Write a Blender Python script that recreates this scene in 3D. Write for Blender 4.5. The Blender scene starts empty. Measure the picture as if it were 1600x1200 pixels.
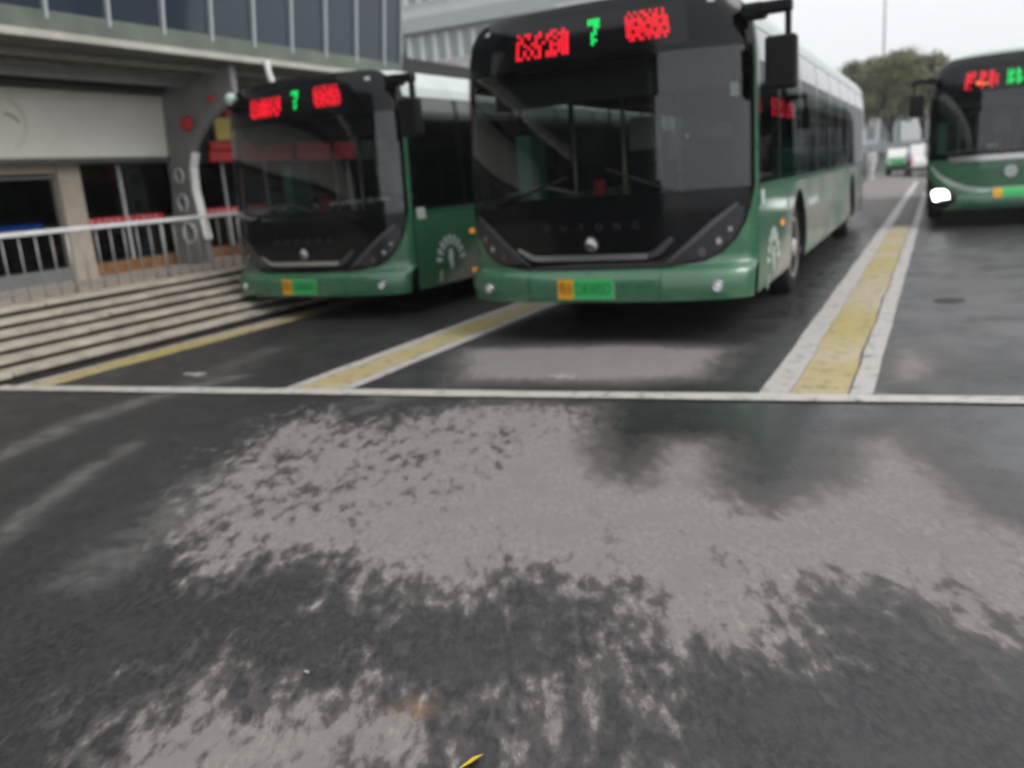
import bpy, bmesh, math, random
import numpy as np
from mathutils import Vector, Matrix
random.seed(7); rng = np.random.default_rng(5)
SC = bpy.context.scene; C = SC.collection

# ------------------------------------------------------------------ camera, sky, sun, exposure
F_PX, YAW, PITCH, ROLL, CAM_H = 1327.6, 0.4719, 0.2367, -0.0766, 1.3704
cam = bpy.data.cameras.new('camera'); camo = bpy.data.objects.new('camera', cam); C.objects.link(camo)
cam.sensor_width = 36; cam.lens = F_PX / 1600 * 36; cam.clip_start = 0.05; cam.clip_end = 3000
_f = Vector((-math.sin(YAW)*math.cos(PITCH), math.cos(YAW)*math.cos(PITCH), -math.sin(PITCH)))
_r = Vector((math.cos(YAW), math.sin(YAW), 0)); _u = _r.cross(_f)
_r2 = math.cos(ROLL)*_r + math.sin(ROLL)*_u; _u2 = -math.sin(ROLL)*_r + math.cos(ROLL)*_u
camo.matrix_world = Matrix(((_r2.x, _u2.x, -_f.x, 0), (_r2.y, _u2.y, -_f.y, 0), (_r2.z, _u2.z, -_f.z, CAM_H), (0, 0, 0, 1)))
cam.dof.use_dof = True; cam.dof.focus_distance = 1.6; cam.dof.aperture_fstop = 2.8
SC.camera = camo
SUN_EL, SUN_AZ = math.radians(48), math.radians(100)      # azimuth clockwise from +Y
w = bpy.data.worlds.new('World'); SC.world = w; w.use_nodes = True
nt = w.node_tree; bg = nt.nodes['Background']
sky = nt.nodes.new('ShaderNodeTexSky'); sky.sky_type = 'NISHITA'; sky.sun_disc = False
sky.sun_elevation = SUN_EL; sky.sun_rotation = SUN_AZ; sky.dust_density = 6.0; sky.air_density = 1.0; sky.ozone_density = 1.0
hs = nt.nodes.new('ShaderNodeHueSaturation'); hs.inputs['Saturation'].default_value = 0.10
mxw = nt.nodes.new('ShaderNodeMix'); mxw.data_type = 'RGBA'; mxw.inputs[0].default_value = 0.65
mxw.inputs[7].default_value = (8.6, 8.8, 9.1, 1)           # even cloud cover
nt.links.new(sky.outputs[0], hs.inputs['Color']); nt.links.new(hs.outputs[0], mxw.inputs[6]); nt.links.new(mxw.outputs[2], bg.inputs[0])
bg.inputs[1].default_value = 0.10
sl = bpy.data.lights.new('sun', 'SUN'); sl.energy = 0.7; sl.angle = math.radians(25); sl.color = (1, .97, .93)
so = bpy.data.objects.new('sun', sl); C.objects.link(so)
_d = Vector((math.sin(SUN_AZ)*math.cos(SUN_EL), math.cos(SUN_AZ)*math.cos(SUN_EL), math.sin(SUN_EL)))
so.rotation_euler = _d.to_track_quat('Z', 'Y').to_euler(); so.location = (0, 0, 30)
SC.view_settings.view_transform = 'Standard'; SC.view_settings.look = 'None'
SC.view_settings.gamma = 1; SC.view_settings.exposure = 0.60; SC.view_settings.use_curve_mapping = False
SC.cycles.filter_width = 2.2; SC.cycles.use_denoising = True; SC.cycles.max_bounces = 8; SC.cycles.transparent_max_bounces = 12

# ------------------------------------------------------------------ materials
M = {}
def mat(name, col, rough=.6, metal=0, spec=.5, emit=None, estr=1, coat=0, noise=0, nscale=6, bump=0, bscale=60):
    m = bpy.data.materials.new(name); m.use_nodes = True; n = m.node_tree; p = n.nodes['Principled BSDF']
    p.inputs['Base Color'].default_value = (*col, 1); p.inputs['Roughness'].default_value = rough
    p.inputs['Metallic'].default_value = metal; p.inputs['Specular IOR Level'].default_value = spec
    p.inputs['Coat Weight'].default_value = coat
    if emit: p.inputs['Emission Color'].default_value = (*emit, 1); p.inputs['Emission Strength'].default_value = estr
    if noise or bump:
        tc = n.nodes.new('ShaderNodeTexCoord')
    if noise:
        t = n.nodes.new('ShaderNodeTexNoise'); t.inputs['Scale'].default_value = nscale; t.inputs['Detail'].default_value = 6
        n.links.new(tc.outputs['Object'], t.inputs['Vector'])
        x = n.nodes.new('ShaderNodeMix'); x.data_type = 'RGBA'
        x.inputs[6].default_value = (*[c*(1-noise) for c in col], 1); x.inputs[7].default_value = (*[min(1, c*(1+noise)) for c in col], 1)
        rm = n.nodes.new('ShaderNodeMapRange'); rm.inputs[1].default_value = .3; rm.inputs[2].default_value = .7
        n.links.new(t.outputs[0], rm.inputs[0]); n.links.new(rm.outputs[0], x.inputs[0]); n.links.new(x.outputs[2], p.inputs['Base Color'])
    if bump:
        t2 = n.nodes.new('ShaderNodeTexNoise'); t2.inputs['Scale'].default_value = bscale; t2.inputs['Detail'].default_value = 4
        n.links.new(tc.outputs['Object'], t2.inputs['Vector'])
        b = n.nodes.new('ShaderNodeBump'); b.inputs['Strength'].default_value = bump; b.inputs['Distance'].default_value = .01
        n.links.new(t2.outputs[0], b.inputs['Height']); n.links.new(b.outputs[0], p.inputs['Normal'])
    M[name] = m; return m
def glass(name, tint, boost=1.0, base=.02, rough=.015):
    m = bpy.data.materials.new(name); m.use_nodes = True; n = m.node_tree; n.nodes.remove(n.nodes['Principled BSDF'])
    out = n.nodes['Material Output']; tr = n.nodes.new('ShaderNodeBsdfTransparent'); tr.inputs[0].default_value = (*tint, 1)
    g = n.nodes.new('ShaderNodeBsdfGlossy'); g.inputs['Roughness'].default_value = rough; g.inputs[0].default_value = (.95, .97, 1, 1)
    fr = n.nodes.new('ShaderNodeFresnel'); fr.inputs[0].default_value = 1.5
    ma = n.nodes.new('ShaderNodeMath'); ma.operation = 'MULTIPLY_ADD'; ma.inputs[1].default_value = boost; ma.inputs[2].default_value = base; ma.use_clamp = True
    mx = n.nodes.new('ShaderNodeMixShader')
    n.links.new(fr.outputs[0], ma.inputs[0]); n.links.new(ma.outputs[0], mx.inputs[0]); n.links.new(tr.outputs[0], mx.inputs[1]); n.links.new(g.outputs[0], mx.inputs[2])
    n.links.new(mx.outputs[0], out.inputs[0]); M[name] = m; return m
mat('green', (.033, .140, .068), .26, coat=1, noise=.15, nscale=3)
mat('green_dark', (.018, .095, .050), .3, coat=.3)
mat('black_gloss', (.004, .0045, .005), .09, spec=.32)
mat('black_mat', (.012, .012, .013), .6, noise=.2)
mat('bus_white', (.52, .57, .545), .35, noise=.08, nscale=3)
mat('mint', (.42, .52, .46), .35)
mat('chrome', (.55, .56, .57), .22, metal=.85)
mat('chrome_dark', (.10, .10, .11), .3, metal=.6)
mat('lens_dark', (.008, .008, .009), .12, spec=.4)
mat('lens_bar', (.085, .085, .09), .3)
mat('lens_white', (.75, .78, .8), .1, spec=.8)
mat('lens_grey', (.40, .41, .42), .15); mat('card_white', (.72, .73, .72), .6); mat('window_top_gloss', (.012, .013, .014), .08, spec=.8, coat=.6); mat('lens_smoke', (.026, .026, .029), .16, spec=.7); mat('amber', (.85, .30, .02), .25, emit=(1, .35, .02), estr=.25)
mat('lamp_lit', (1, 1, 1), .2, emit=(1, 1, 1), estr=4)
mat('plate_yellow', (.75, .38, .02), .4); mat('plate_green', (.04, .48, .14), .4); mat('plate_rim', (.25, .35, .18), .4)
mat('plate_ink', (.02, .14, .05), .5); mat('plate_ink_y', (.30, .12, .01), .5)
mat('led_red', (.2, 0, 0), .5, emit=(1, .012, .03), estr=1.25); mat('led_green', (0, .2, .05), .5, emit=(0.0, 1, .16), estr=1.1)
mat('led_orange', (.2, .05, 0), .5, emit=(1, .25, .10), estr=1.4)
mat('tyre', (.012, .012, .012), .8, bump=.3, bscale=40); mat('rim', (.55, .52, .50), .45, metal=.3, noise=.3, nscale=9)
mat('rubber', (.007, .007, .008), .45, spec=.25)
mat('interior', (.035, .037, .038), .7); mat('floor_in', (.05, .05, .052), .7); mat('seat_teal', (.10, .34, .27), .6); mat('seat_dark', (.02, .03, .035), .7)
mat('pole_in', (.42, .40, .30), .35, metal=.4); mat('pale_in', (.40, .46, .42), .6); mat('red_in', (.45, .03, .03), .5)
mat('skin', (.45, .27, .19), .6); mat('shirt_pale', (.42, .52, .40), .8); mat('hair', (.012, .01, .01), .6)
glass('windscreen_glass', (.60, .65, .63), 1.2, .02); glass('side_glass', (.30, .34, .33), .38, .01); glass('shop_glass', (.45, .5, .5), 1.0, .02)
mat('fan_white', (.62, .66, .64), .5)
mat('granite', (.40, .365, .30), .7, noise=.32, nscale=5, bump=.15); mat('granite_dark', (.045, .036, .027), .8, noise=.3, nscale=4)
mat('pave', (.40, .345, .29), .75, noise=.15, nscale=4)
mat('steel_light', (.72, .72, .72), .4, metal=.1, noise=.1); mat('steel_grey', (.20, .205, .205), .5, noise=.15, nscale=4)
mat('baluster', (.30, .295, .285), .45, metal=.3)
mat('white_flange', (.72, .72, .70), .5, noise=.1)
mat('tan_paint', (.46, .40, .33), .6, noise=.12, nscale=4); mat('board', (.85, .83, .75), .5, noise=.06, nscale=1.5)
mat('board_faint', (.77, .77, .69), .5); mat('fascia_grey', (.125, .145, .12), .6, noise=.25, nscale=2.5); mat('soffit_trim', (.20, .195, .17), .7, noise=.2); mat('canopy', (.10, .105, .092), .7, noise=.2, nscale=3); mat('canopy_strip', (.43, .41, .36), .6, noise=.15, nscale=3); mat('dark_wall', (.035, .035, .035), .8)
mat('brick_brown', (.28, .14, .065), .8, noise=.3, nscale=7)
mat('sign_red', (.62, .02, .025), .5); mat('sign_yellow', (.70, .55, .14), .5); mat('sign_blue', (.02, .04, .45), .5); mat('sign_pale', (.72, .58, .55), .6)
mat('blue_strip', (.01, .10, .5), .5, emit=(.0, .10, .55), estr=.55)
mat('curtain_mullion', (.50, .54, .56), .4, metal=.4)
mat('wall_pale', (.54, .56, .55), .8, noise=.06, nscale=.6); mat('wall_white', (.72, .73, .72), .8); mat('wall_band', (.40, .43, .42), .8); mat('wall_pink', (.50, .40, .35), .8, noise=.1)
mat('pane_pale', (.30, .34, .34), .25)
mat('curtain_glass', (.03, .042, .06), .05, spec=.55)
mat('bark', (.045, .035, .03), .9, noise=.3); mat('far_wall_hazed', (.78, .79, .80), .8); mat('far_teal', (.36, .46, .45), .7); mat('far_dark', (.16, .17, .18), .8); mat('hall_dark', (.035, .036, .038), .8)  # distant building walls lightened, distance haze put into their colour
mat('car_white', (.75, .75, .73), .3); mat('car_green', (.05, .26, .09), .3); mat('tail_red', (.6, .02, .03), .3, emit=(1, .02, .03), estr=.3)
mat('scrap', (.30, .28, .27), .8, noise=.4, nscale=14); mat('leaf_yellow', (.75, .55, .05), .6); mat('manhole', (.035, .033, .033), .6, metal=.3, noise=.3, nscale=20)
mat('cloth_white', (.7, .68, .66), .8); mat('cloth_blue', (.30, .32, .45), .8); mat('cloth_dark', (.03, .04, .045), .8)

def roughvar(name, lo, hi, sc, grime=None):
    n = M[name].node_tree; p = n.nodes['Principled BSDF']; L = n.links.new; tc = n.nodes.new('ShaderNodeTexCoord')
    t = n.nodes.new('ShaderNodeTexNoise'); t.inputs['Scale'].default_value = sc; t.inputs['Detail'].default_value = 7; t.inputs['Roughness'].default_value = .65; L(tc.outputs['Object'], t.inputs['Vector'])
    r = n.nodes.new('ShaderNodeMapRange'); r.inputs[1].default_value = .35; r.inputs[2].default_value = .7; r.inputs[3].default_value = lo; r.inputs[4].default_value = hi
    L(t.outputs[0], r.inputs[0]); L(r.outputs[0], p.inputs['Roughness'])
    if grime:
        g = n.nodes.new('ShaderNodeMapRange'); g.inputs[1].default_value = .45; g.inputs[2].default_value = .8; g.inputs[4].default_value = .38; L(t.outputs[0], g.inputs[0])
        x = n.nodes.new('ShaderNodeMix'); x.data_type = 'RGBA'; x.inputs[7].default_value = (*grime, 1); L(g.outputs[0], x.inputs[0])
        src = p.inputs['Base Color'].links
        if src: L(src[0].from_socket, x.inputs[6])
        else: x.inputs[6].default_value = p.inputs['Base Color'].default_value
        L(x.outputs[2], p.inputs['Base Color'])
roughvar('green', .2, .5, 5, (.11, .13, .105)); roughvar('black_gloss', .06, .2, 6); roughvar('mural', .3, .55, 5, (.16, .155, .14)) if 'mural' in M else None
def leafmat():
    m = bpy.data.materials.new('leaves'); m.use_nodes = True; n = m.node_tree; p = n.nodes['Principled BSDF']
    tc = n.nodes.new('ShaderNodeTexCoord'); t = n.nodes.new('ShaderNodeTexNoise'); t.inputs['Scale'].default_value = 1.6; t.inputs['Detail'].default_value = 4
    r = n.nodes.new('ShaderNodeValToRGB'); r.color_ramp.elements[0].color = (.075, .09, .035, 1); r.color_ramp.elements[1].color = (.26, .25, .115, 1)  # far foliage brightened, distance haze put into the leaf colours
    r.color_ramp.elements[0].position = .3; r.color_ramp.elements[1].position = .7
    n.links.new(tc.outputs['Object'], t.inputs['Vector']); n.links.new(t.outputs[0], r.inputs[0]); n.links.new(r.outputs[0], p.inputs['Base Color'])
    p.inputs['Roughness'].default_value = .6; M['leaves'] = m
leafmat()

def muralmat():
    """green nose, then a landscape print of sage, beige and grass green along the lower body side"""
    m = bpy.data.materials.new('mural'); m.use_nodes = True; n = m.node_tree; p = n.nodes['Principled BSDF']; L = n.links.new
    p.inputs['Roughness'].default_value = .42
    tc = n.nodes.new('ShaderNodeTexCoord'); sep = n.nodes.new('ShaderNodeSeparateXYZ'); L(tc.outputs['Object'], sep.inputs[0])
    mp = n.nodes.new('ShaderNodeMapping'); mp.inputs['Scale'].default_value = (0, .55, 1.3); L(tc.outputs['Object'], mp.inputs[0])
    t = n.nodes.new('ShaderNodeTexNoise'); t.inputs['Scale'].default_value = 1.5; t.inputs['Detail'].default_value = 5; L(mp.outputs[0], t.inputs['Vector'])
    r = n.nodes.new('ShaderNodeValToRGB'); e = r.color_ramp.elements
    e[0].position = .32; e[0].color = (.08, .26, .13, 1); e[1].position = .72; e[1].color = (.36, .325, .275, 1)
    for pos, c in ((.42, (.17, .25, .19)), (.52, (.26, .29, .255)), (.62, (.32, .32, .28))):
        k = e.new(pos); k.color = (*c, 1)
    L(t.outputs[0], r.inputs[0])
    # front green: y + 1.6*(0.75 - z) small
    a = n.nodes.new('ShaderNodeMath'); a.operation = 'MULTIPLY_ADD'; a.inputs[1].default_value = -1.6; a.inputs[2].default_value = 1.30
    L(sep.outputs[2], a.inputs[0])
    b = n.nodes.new('ShaderNodeMath'); b.operation = 'ADD'; L(a.outputs[0], b.inputs[0]); L(sep.outputs[1], b.inputs[1])
    b2 = n.nodes.new('ShaderNodeMath'); b2.operation = 'MULTIPLY_ADD'; b2.inputs[1].default_value = 1.2; L(t.outputs[0], b2.inputs[0]); L(b.outputs[0], b2.inputs[2])
    s = n.nodes.new('ShaderNodeMapRange'); s.inputs[1].default_value = 2.1; s.inputs[2].default_value = 2.75; L(b2.outputs[0], s.inputs[0])
    x = n.nodes.new('ShaderNodeMix'); x.data_type = 'RGBA'; x.inputs[6].default_value = (.026, .13, .065, 1); L(s.outputs[0], x.inputs[0]); L(r.outputs[0], x.inputs[7])
    L(x.outputs[2], p.inputs['Base Color']); M['mural'] = m; p.inputs['Coat Weight'].default_value = .5; p.inputs['Coat Roughness'].default_value = .12
muralmat()

def paintmat(name, col, asphalt, wear, col2=None):
    m = bpy.data.materials.new(name); m.use_nodes = True; n = m.node_tree; p = n.nodes['Principled BSDF']; L = n.links.new
    tc = n.nodes.new('ShaderNodeTexCoord')
    t = n.nodes.new('ShaderNodeTexNoise'); t.inputs['Scale'].default_value = 9; t.inputs['Detail'].default_value = 8; t.inputs['Roughness'].default_value = .7
    L(tc.outputs['Object'], t.inputs['Vector'])
    rm = n.nodes.new('ShaderNodeMapRange'); rm.inputs[1].default_value = wear; rm.inputs[2].default_value = wear+.16; L(t.outputs[0], rm.inputs[0])
    x = n.nodes.new('ShaderNodeMix'); x.data_type = 'RGBA'; x.inputs[6].default_value = (*asphalt, 1); x.inputs[7].default_value = (*col, 1)
    L(rm.outputs[0], x.inputs[0])
    if col2:
        mp = n.nodes.new('ShaderNodeMapping'); mp.inputs['Scale'].default_value = (.5, .75, 1); L(tc.outputs['Object'], mp.inputs[0])
        t2 = n.nodes.new('ShaderNodeTexNoise'); t2.inputs['Scale'].default_value = 1.0; t2.inputs['Detail'].default_value = 3; L(mp.outputs[0], t2.inputs['Vector'])
        r2 = n.nodes.new('ShaderNodeMapRange'); r2.inputs[1].default_value = .42; r2.inputs[2].default_value = .58; L(t2.outputs[0], r2.inputs[0])
        y = n.nodes.new('ShaderNodeMix'); y.data_type = 'RGBA'; y.inputs[6].default_value = (*col, 1); y.inputs[7].default_value = (*col2, 1)
        L(r2.outputs[0], y.inputs[0]); L(y.outputs[2], x.inputs[7])
    L(x.outputs[2], p.inputs['Base Color']); p.inputs['Roughness'].default_value = .5; M[name] = m
paintmat('road_white', (.46, .435, .41), (.13, .125, .12), .31)
paintmat('road_line', (.50, .475, .43), (.13, .125, .12), .31)
paintmat('road_yellow', (.41, .33, .11), (.12, .11, .085), .32, (.45, .375, .25))

def asphaltmat():
    m = bpy.data.materials.new('asphalt'); m.use_nodes = True; n = m.node_tree; p = n.nodes['Principled BSDF']; L = n.links.new; N = n.nodes.new
    tc = N('ShaderNodeTexCoord')
    def at(nm):
        a = N('ShaderNodeAttribute'); a.attribute_name = nm; return a.outputs['Fac']
    def noise(s, d=6, r=.6, st_=False):
        t = N('ShaderNodeTexNoise'); t.inputs['Scale'].default_value = s; t.inputs['Detail'].default_value = d; t.inputs['Roughness'].default_value = r
        L((mpg.outputs[0] if st_ else tc.outputs['Object']), t.inputs['Vector']); return t.outputs[0]
    mpg = N('ShaderNodeMapping'); mpg.vector_type = 'TEXTURE'; mpg.inputs['Rotation'].default_value = (0, 0, .47); mpg.inputs['Scale'].default_value = (1, 2.3, 1); L(tc.outputs['Object'], mpg.inputs[0])
    def mth(op, a, b=None, c=None, clamp=False):
        k = N('ShaderNodeMath'); k.operation = op; k.use_clamp = clamp
        for i, v in enumerate((a, b, c)):
            if v is None: continue
            if isinstance(v, (int, float)): k.inputs[i].default_value = v
            else: L(v, k.inputs[i])
        return k.outputs[0]
    def rng_(v, a, b):
        k = N('ShaderNodeMapRange'); k.interpolation_type = 'SMOOTHSTEP'; k.inputs[1].default_value = a; k.inputs[2].default_value = b; L(v, k.inputs[0]); return k.outputs[0]
    def mix(f, a, b):
        k = N('ShaderNodeMix'); k.data_type = 'RGBA'; L(f, k.inputs[0])
        for i, v in ((6, a), (7, b)):
            if isinstance(v, tuple): k.inputs[i].default_value = (*v, 1)
            else: L(v, k.inputs[i])
        return k.outputs[2]
    n1 = noise(17, 6, .60, True); n2 = noise(4.5, 4, .55, True)
    nn = mth('ADD', mth('MULTIPLY', mth('SUBTRACT', n1, .5), 1.55), mth('MULTIPLY', mth('SUBTRACT', n2, .5), .9))
    d = mth('MULTIPLY_ADD', nn, at('ragged'), at('dry'))
    damp = rng_(d, -.26, .0); dry2 = rng_(d, -.06, .19)
    dry = mth('ADD', mth('MULTIPLY', damp, .35), mth('MULTIPLY', dry2, .65))
    fine = noise(48, 5, .75, True); mid = noise(5, 5)
    wetc = mix(rng_(fine, .35, .7), (.014, .0145, .015), (.050, .0485, .0485))
    wetc = mix(rng_(mid, .45, .75), wetc, (.040, .039, .0385))
    dryc = mix(rng_(fine, .3, .7), (.19, .172, .163), (.27, .248, .235))
    dryc = mix(rng_(mid, .4, .7), dryc, (.21, .193, .183))
    dryc = mix(rng_(mth('ADD', n1, mth('MULTIPLY', fine, .3)), .78, .9), dryc, (.30, .29, .27))
    st = mth('MULTIPLY', at('streak'), rng_(noise(6, 6, .7), .3, .62))
    col = mix(dry2, mix(mth('MULTIPLY', damp, .85), wetc, (.088, .077, .073)), dryc)
    # damp halo just outside the dry patches and lighter tyre streaks
    halo = mth('MULTIPLY', rng_(d, -.35, -.02), .30)
    col = mix(halo, col, (.10, .085, .08)) if False else col
    col = mix(mth('MULTIPLY', mth('MULTIPLY', at('pale'), rng_(noise(1.6, 5, .6), .25, .6)), mth('SUBTRACT', .72, mth('MULTIPLY', dry, .72))), col, (.150, .146, .150))
    col = mix(mth('MULTIPLY', st, .85), col, (.19, .185, .175))
    col = mix(mth('MULTIPLY', at('rust'), rng_(noise(14, 5), .35, .6)), col, (.42, .20, .05))
    L(col, p.inputs['Base Color'])
    pud = at('puddle')
    rw = mth('MULTIPLY_ADD', rng_(noise(3, 4), .35, .7), .16, .34)
    rwet = mth('MULTIPLY_ADD', pud, -.22, rw)
    rough = mth('ADD', mth('MULTIPLY', dry, mth('SUBTRACT', .82, rwet)), rwet)
    L(rough, p.inputs['Roughness'])
    spec = mth('MULTIPLY_ADD', dry, -.30, .5); L(spec, p.inputs['Specular IOR Level'])
    b = N('ShaderNodeBump'); b.inputs['Distance'].default_value = .006
    L(mth('MULTIPLY_ADD', pud, -.26, .36), b.inputs['Strength']); L(noise(90, 4, .7), b.inputs['Height']); L(b.outputs[0], p.inputs['Normal'])
    M['asphalt'] = m
asphaltmat()

# ------------------------------------------------------------------ mesh helpers
class MB:
    def __init__(s): s.v = []; s.f = []
    def add(s, vs, fs):
        o = len(s.v); s.v += [tuple(v) for v in vs]; s.f += [tuple(i+o for i in f) for f in fs]; return s
    def box(s, a, b, rot=None, piv=None):
        (x0, y0, z0), (x1, y1, z1) = a, b
        vs = [Vector(p) for p in ((x0,y0,z0),(x1,y0,z0),(x1,y1,z0),(x0,y1,z0),(x0,y0,z1),(x1,y0,z1),(x1,y1,z1),(x0,y1,z1))]
        if rot is not None: vs = [rot @ (v-Vector(piv)) + Vector(piv) for v in vs]
        return s.add(vs, [(0,3,2,1),(4,5,6,7),(0,1,5,4),(1,2,6,5),(2,3,7,6),(3,0,4,7)])
    def tube(s, pts, rad, n=8, cap=True):
        pts = [Vector(p) for p in pts]; rad = rad if isinstance(rad, (list, tuple)) else [rad]*len(pts); o = []
        up = None
        for i, p in enumerate(pts):
            t = (pts[min(i+1, len(pts)-1)] - pts[max(i-1, 0)]).normalized()
            if up is None: up = Vector((0, 0, 1)) if abs(t.z) < .9 else Vector((1, 0, 0))
            a = t.cross(up).normalized(); b = a.cross(t).normalized()
            up = b if abs(t.z) < .98 else up
            o.append([p + (a*math.cos(2*math.pi*k/n) + b*math.sin(2*math.pi*k/n))*rad[i] for k in range(n)])
        vs = [q for r in o for q in r]; fs = []
        for i in range(len(pts)-1):
            for k in range(n): fs.append((i*n+k, i*n+(k+1) % n, (i+1)*n+(k+1) % n, (i+1)*n+k))
        if cap: fs += [tuple(range(n))[::-1], tuple((len(pts)-1)*n+k for k in range(n))]
        return s.add(vs, fs)
    def lathe(s, prof, axis, cen, n=24):
        """prof: (offset along axis, radius)"""
        ax = Vector(axis).normalized(); t = Vector((0, 0, 1)) if abs(ax.z) < .9 else Vector((1, 0, 0)); a = ax.cross(t).normalized(); b = ax.cross(a)
        vs = []; fs = []
        for o, r in prof:
            for k in range(n): vs.append(Vector(cen) + ax*o + (a*math.cos(2*math.pi*k/n) + b*math.sin(2*math.pi*k/n))*r)
        for i in range(len(prof)-1):
            for k in range(n): fs.append((i*n+k, i*n+(k+1) % n, (i+1)*n+(k+1) % n, (i+1)*n+k))
        fs += [tuple(range(n))[::-1], tuple((len(prof)-1)*n+k for k in range(n))]
        return s.add(vs, fs)
    def prism(s, poly, fn, d0, d1):
        """poly 2D extruded: fn(a,b,d)->xyz"""
        n = len(poly); vs = [fn(a, b, d0) for a, b in poly] + [fn(a, b, d1) for a, b in poly]
        return s.add(vs, [tuple(range(n))[::-1], tuple(range(n, 2*n))] + [(i, (i+1) % n, n+(i+1) % n, n+i) for i in range(n)])
    def build(s, name, m, parent=None, smooth=False, bevel=0):
        me = bpy.data.meshes.new(name); me.from_pydata(s.v, [], s.f); me.update()
        bm = bmesh.new(); bm.from_mesh(me)
        bmesh.ops.recalc_face_normals(bm, faces=bm.faces)
        if bevel: bmesh.ops.bevel(bm, geom=bm.edges[:], offset=bevel, segments=2, affect='EDGES', profile=.5)
        bm.to_mesh(me); bm.free()
        return link(name, me, m, parent, smooth)
def link(name, me, m, parent=None, smooth=False):
    me.materials.clear(); me.materials.append(M[m])
    if smooth: me.shade_smooth()
    o = bpy.data.objects.new(name, me); C.objects.link(o)
    if parent is not None: o.parent = parent
    return o
def empty(name, loc=(0, 0, 0), rz=0, label=None, cat=None, group=None):
    o = bpy.data.objects.new(name, None); C.objects.link(o); o.location = loc; o.rotation_euler = (0, 0, rz); o.empty_display_size = .2
    if label: tag(o, label, cat, group)
    return o
def tag(o, label, cat=None, group=None):
    o['label'] = label
    if cat: o['category'] = cat
    if group: o['group'] = group
    return o
def struct(o): o['kind'] = 'structure'; return o
def dup(o, parent=None):
    c = o.copy(); C.objects.link(c); c.parent = parent
    for ch in list(o.children): dup(ch, c)
    return c
def patch(name, poly, fn, m, parent, ca=(), cb=(), smooth=True):
    """flat polygon in (a,b), cut along the lines ca / cb, then bent by fn(a,b) onto a curved surface"""
    bm = bmesh.new(); vs = [bm.verts.new((a, b, 0)) for a, b in poly]; bm.faces.new(vs)
    a0, a1 = min(p[0] for p in poly), max(p[0] for p in poly); b0, b1 = min(p[1] for p in poly), max(p[1] for p in poly)
    for a in ca:
        if a0+1e-4 < a < a1-1e-4: bmesh.ops.bisect_plane(bm, geom=bm.verts[:]+bm.edges[:]+bm.faces[:], plane_co=(a, 0, 0), plane_no=(1, 0, 0), dist=1e-6)
    for b in cb:
        if b0+1e-4 < b < b1-1e-4: bmesh.ops.bisect_plane(bm, geom=bm.verts[:]+bm.edges[:]+bm.faces[:], plane_co=(0, b, 0), plane_no=(0, 1, 0), dist=1e-6)
    bmesh.ops.triangulate(bm, faces=[f for f in bm.faces if len(f.verts) > 4])
    for v in bm.verts: v.co = fn(v.co.x, v.co.y)
    me = bpy.data.meshes.new(name); bm.to_mesh(me); bm.free()
    return link(name, me, m, parent, smooth)
def text_mesh(body, size):
    cu = bpy.data.curves.new('lettering', 'FONT'); cu.body = body; cu.size = size; cu.align_x = 'CENTER'; cu.align_y = 'CENTER'
    o = bpy.data.objects.new('lettering', cu); C.objects.link(o); bpy.context.view_layer.update()
    me = bpy.data.meshes.new_from_object(o.evaluated_get(bpy.context.evaluated_depsgraph_get()))
    bpy.data.objects.remove(o); bpy.data.curves.remove(cu); return me
def bend_text(name, body, size, fn, m, parent, cx=0, cy=0, sx=1):
    me = text_mesh(body, size)
    for v in me.vertices: v.co = fn(cx + v.co.x*sx, cy + v.co.y)
    return link(name, me, m, parent)
def band(pts, wd):
    """2D polyline to polygon of width wd (number or list)"""
    L, R_ = [], []
    for i, p in enumerate(pts):
        a, b = pts[max(i-1, 0)], pts[min(i+1, len(pts)-1)]; d = Vector((b[0]-a[0], b[1]-a[1])).normalized(); n = Vector((-d.y, d.x)); w_ = (wd[i] if isinstance(wd, (list, tuple)) else wd)/2
        L.append((p[0]+n.x*w_, p[1]+n.y*w_)); R_.append((p[0]-n.x*w_, p[1]-n.y*w_))
    return L + R_[::-1]

# ------------------------------------------------------------------ road sheet
DRY = [[(-2.98,2.59),(-3.11,2.8),(-3.5,3.54),(-3.55,4.07),(-3.07,3.95),(-2.66,4.32),(-2.52,4.57),(-1.81,4.62),(-1.58,3.97),(-1.31,3.54),(-1.15,3.45),(-1.21,4.06),(-0.99,4.11),(-0.79,3.5),(-0.58,3.33),(-0.34,3.7),(-0.34,4.25),(-0.15,4.51),(0.08,3.89),(0.21,3.48),(0.6,3.2),(0.8,2.5),(0.26,2.5),(0.1,2.63),(-0.08,2.74),(-0.33,2.62),(-0.43,2.3),(-0.57,2.21),(-0.75,2.19),(-0.92,2.43),(-1.13,2.51),(-1.33,2.39),(-1.46,2.25),(-1.59,2.21),(-1.85,2.28),(-2.05,2.39),(-2.31,2.31),(-2.43,2.15)],
       [(-1.76,1.0),(-1.88,1.41),(-1.85,1.55),(-1.62,1.57),(-1.49,1.65),(-1.29,1.63),(-1.15,1.56),(-1.13,1.0)],
       [(-3.55,6.1),(-3.3,6.2),(-2.17,6.45),(-1.37,6.34),(-1.35,5.43),(-1.92,5.2),(-3.0,5.08)],
       [(-0.26,5.42),(-0.27,6.45),(-0.07,6.58),(0.05,5.98),(-0.05,5.46)],
       [(-.9,14),(-.3,14),(-1,60),(-6,60),(-1.1,18)],
       [(-.75,1.45),(-.62,1.52),(-.5,1.43),(-.62,1.3)], [(-.92,1.82),(-.83,1.93),(-.73,1.86),(-.8,1.75)]]
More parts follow.
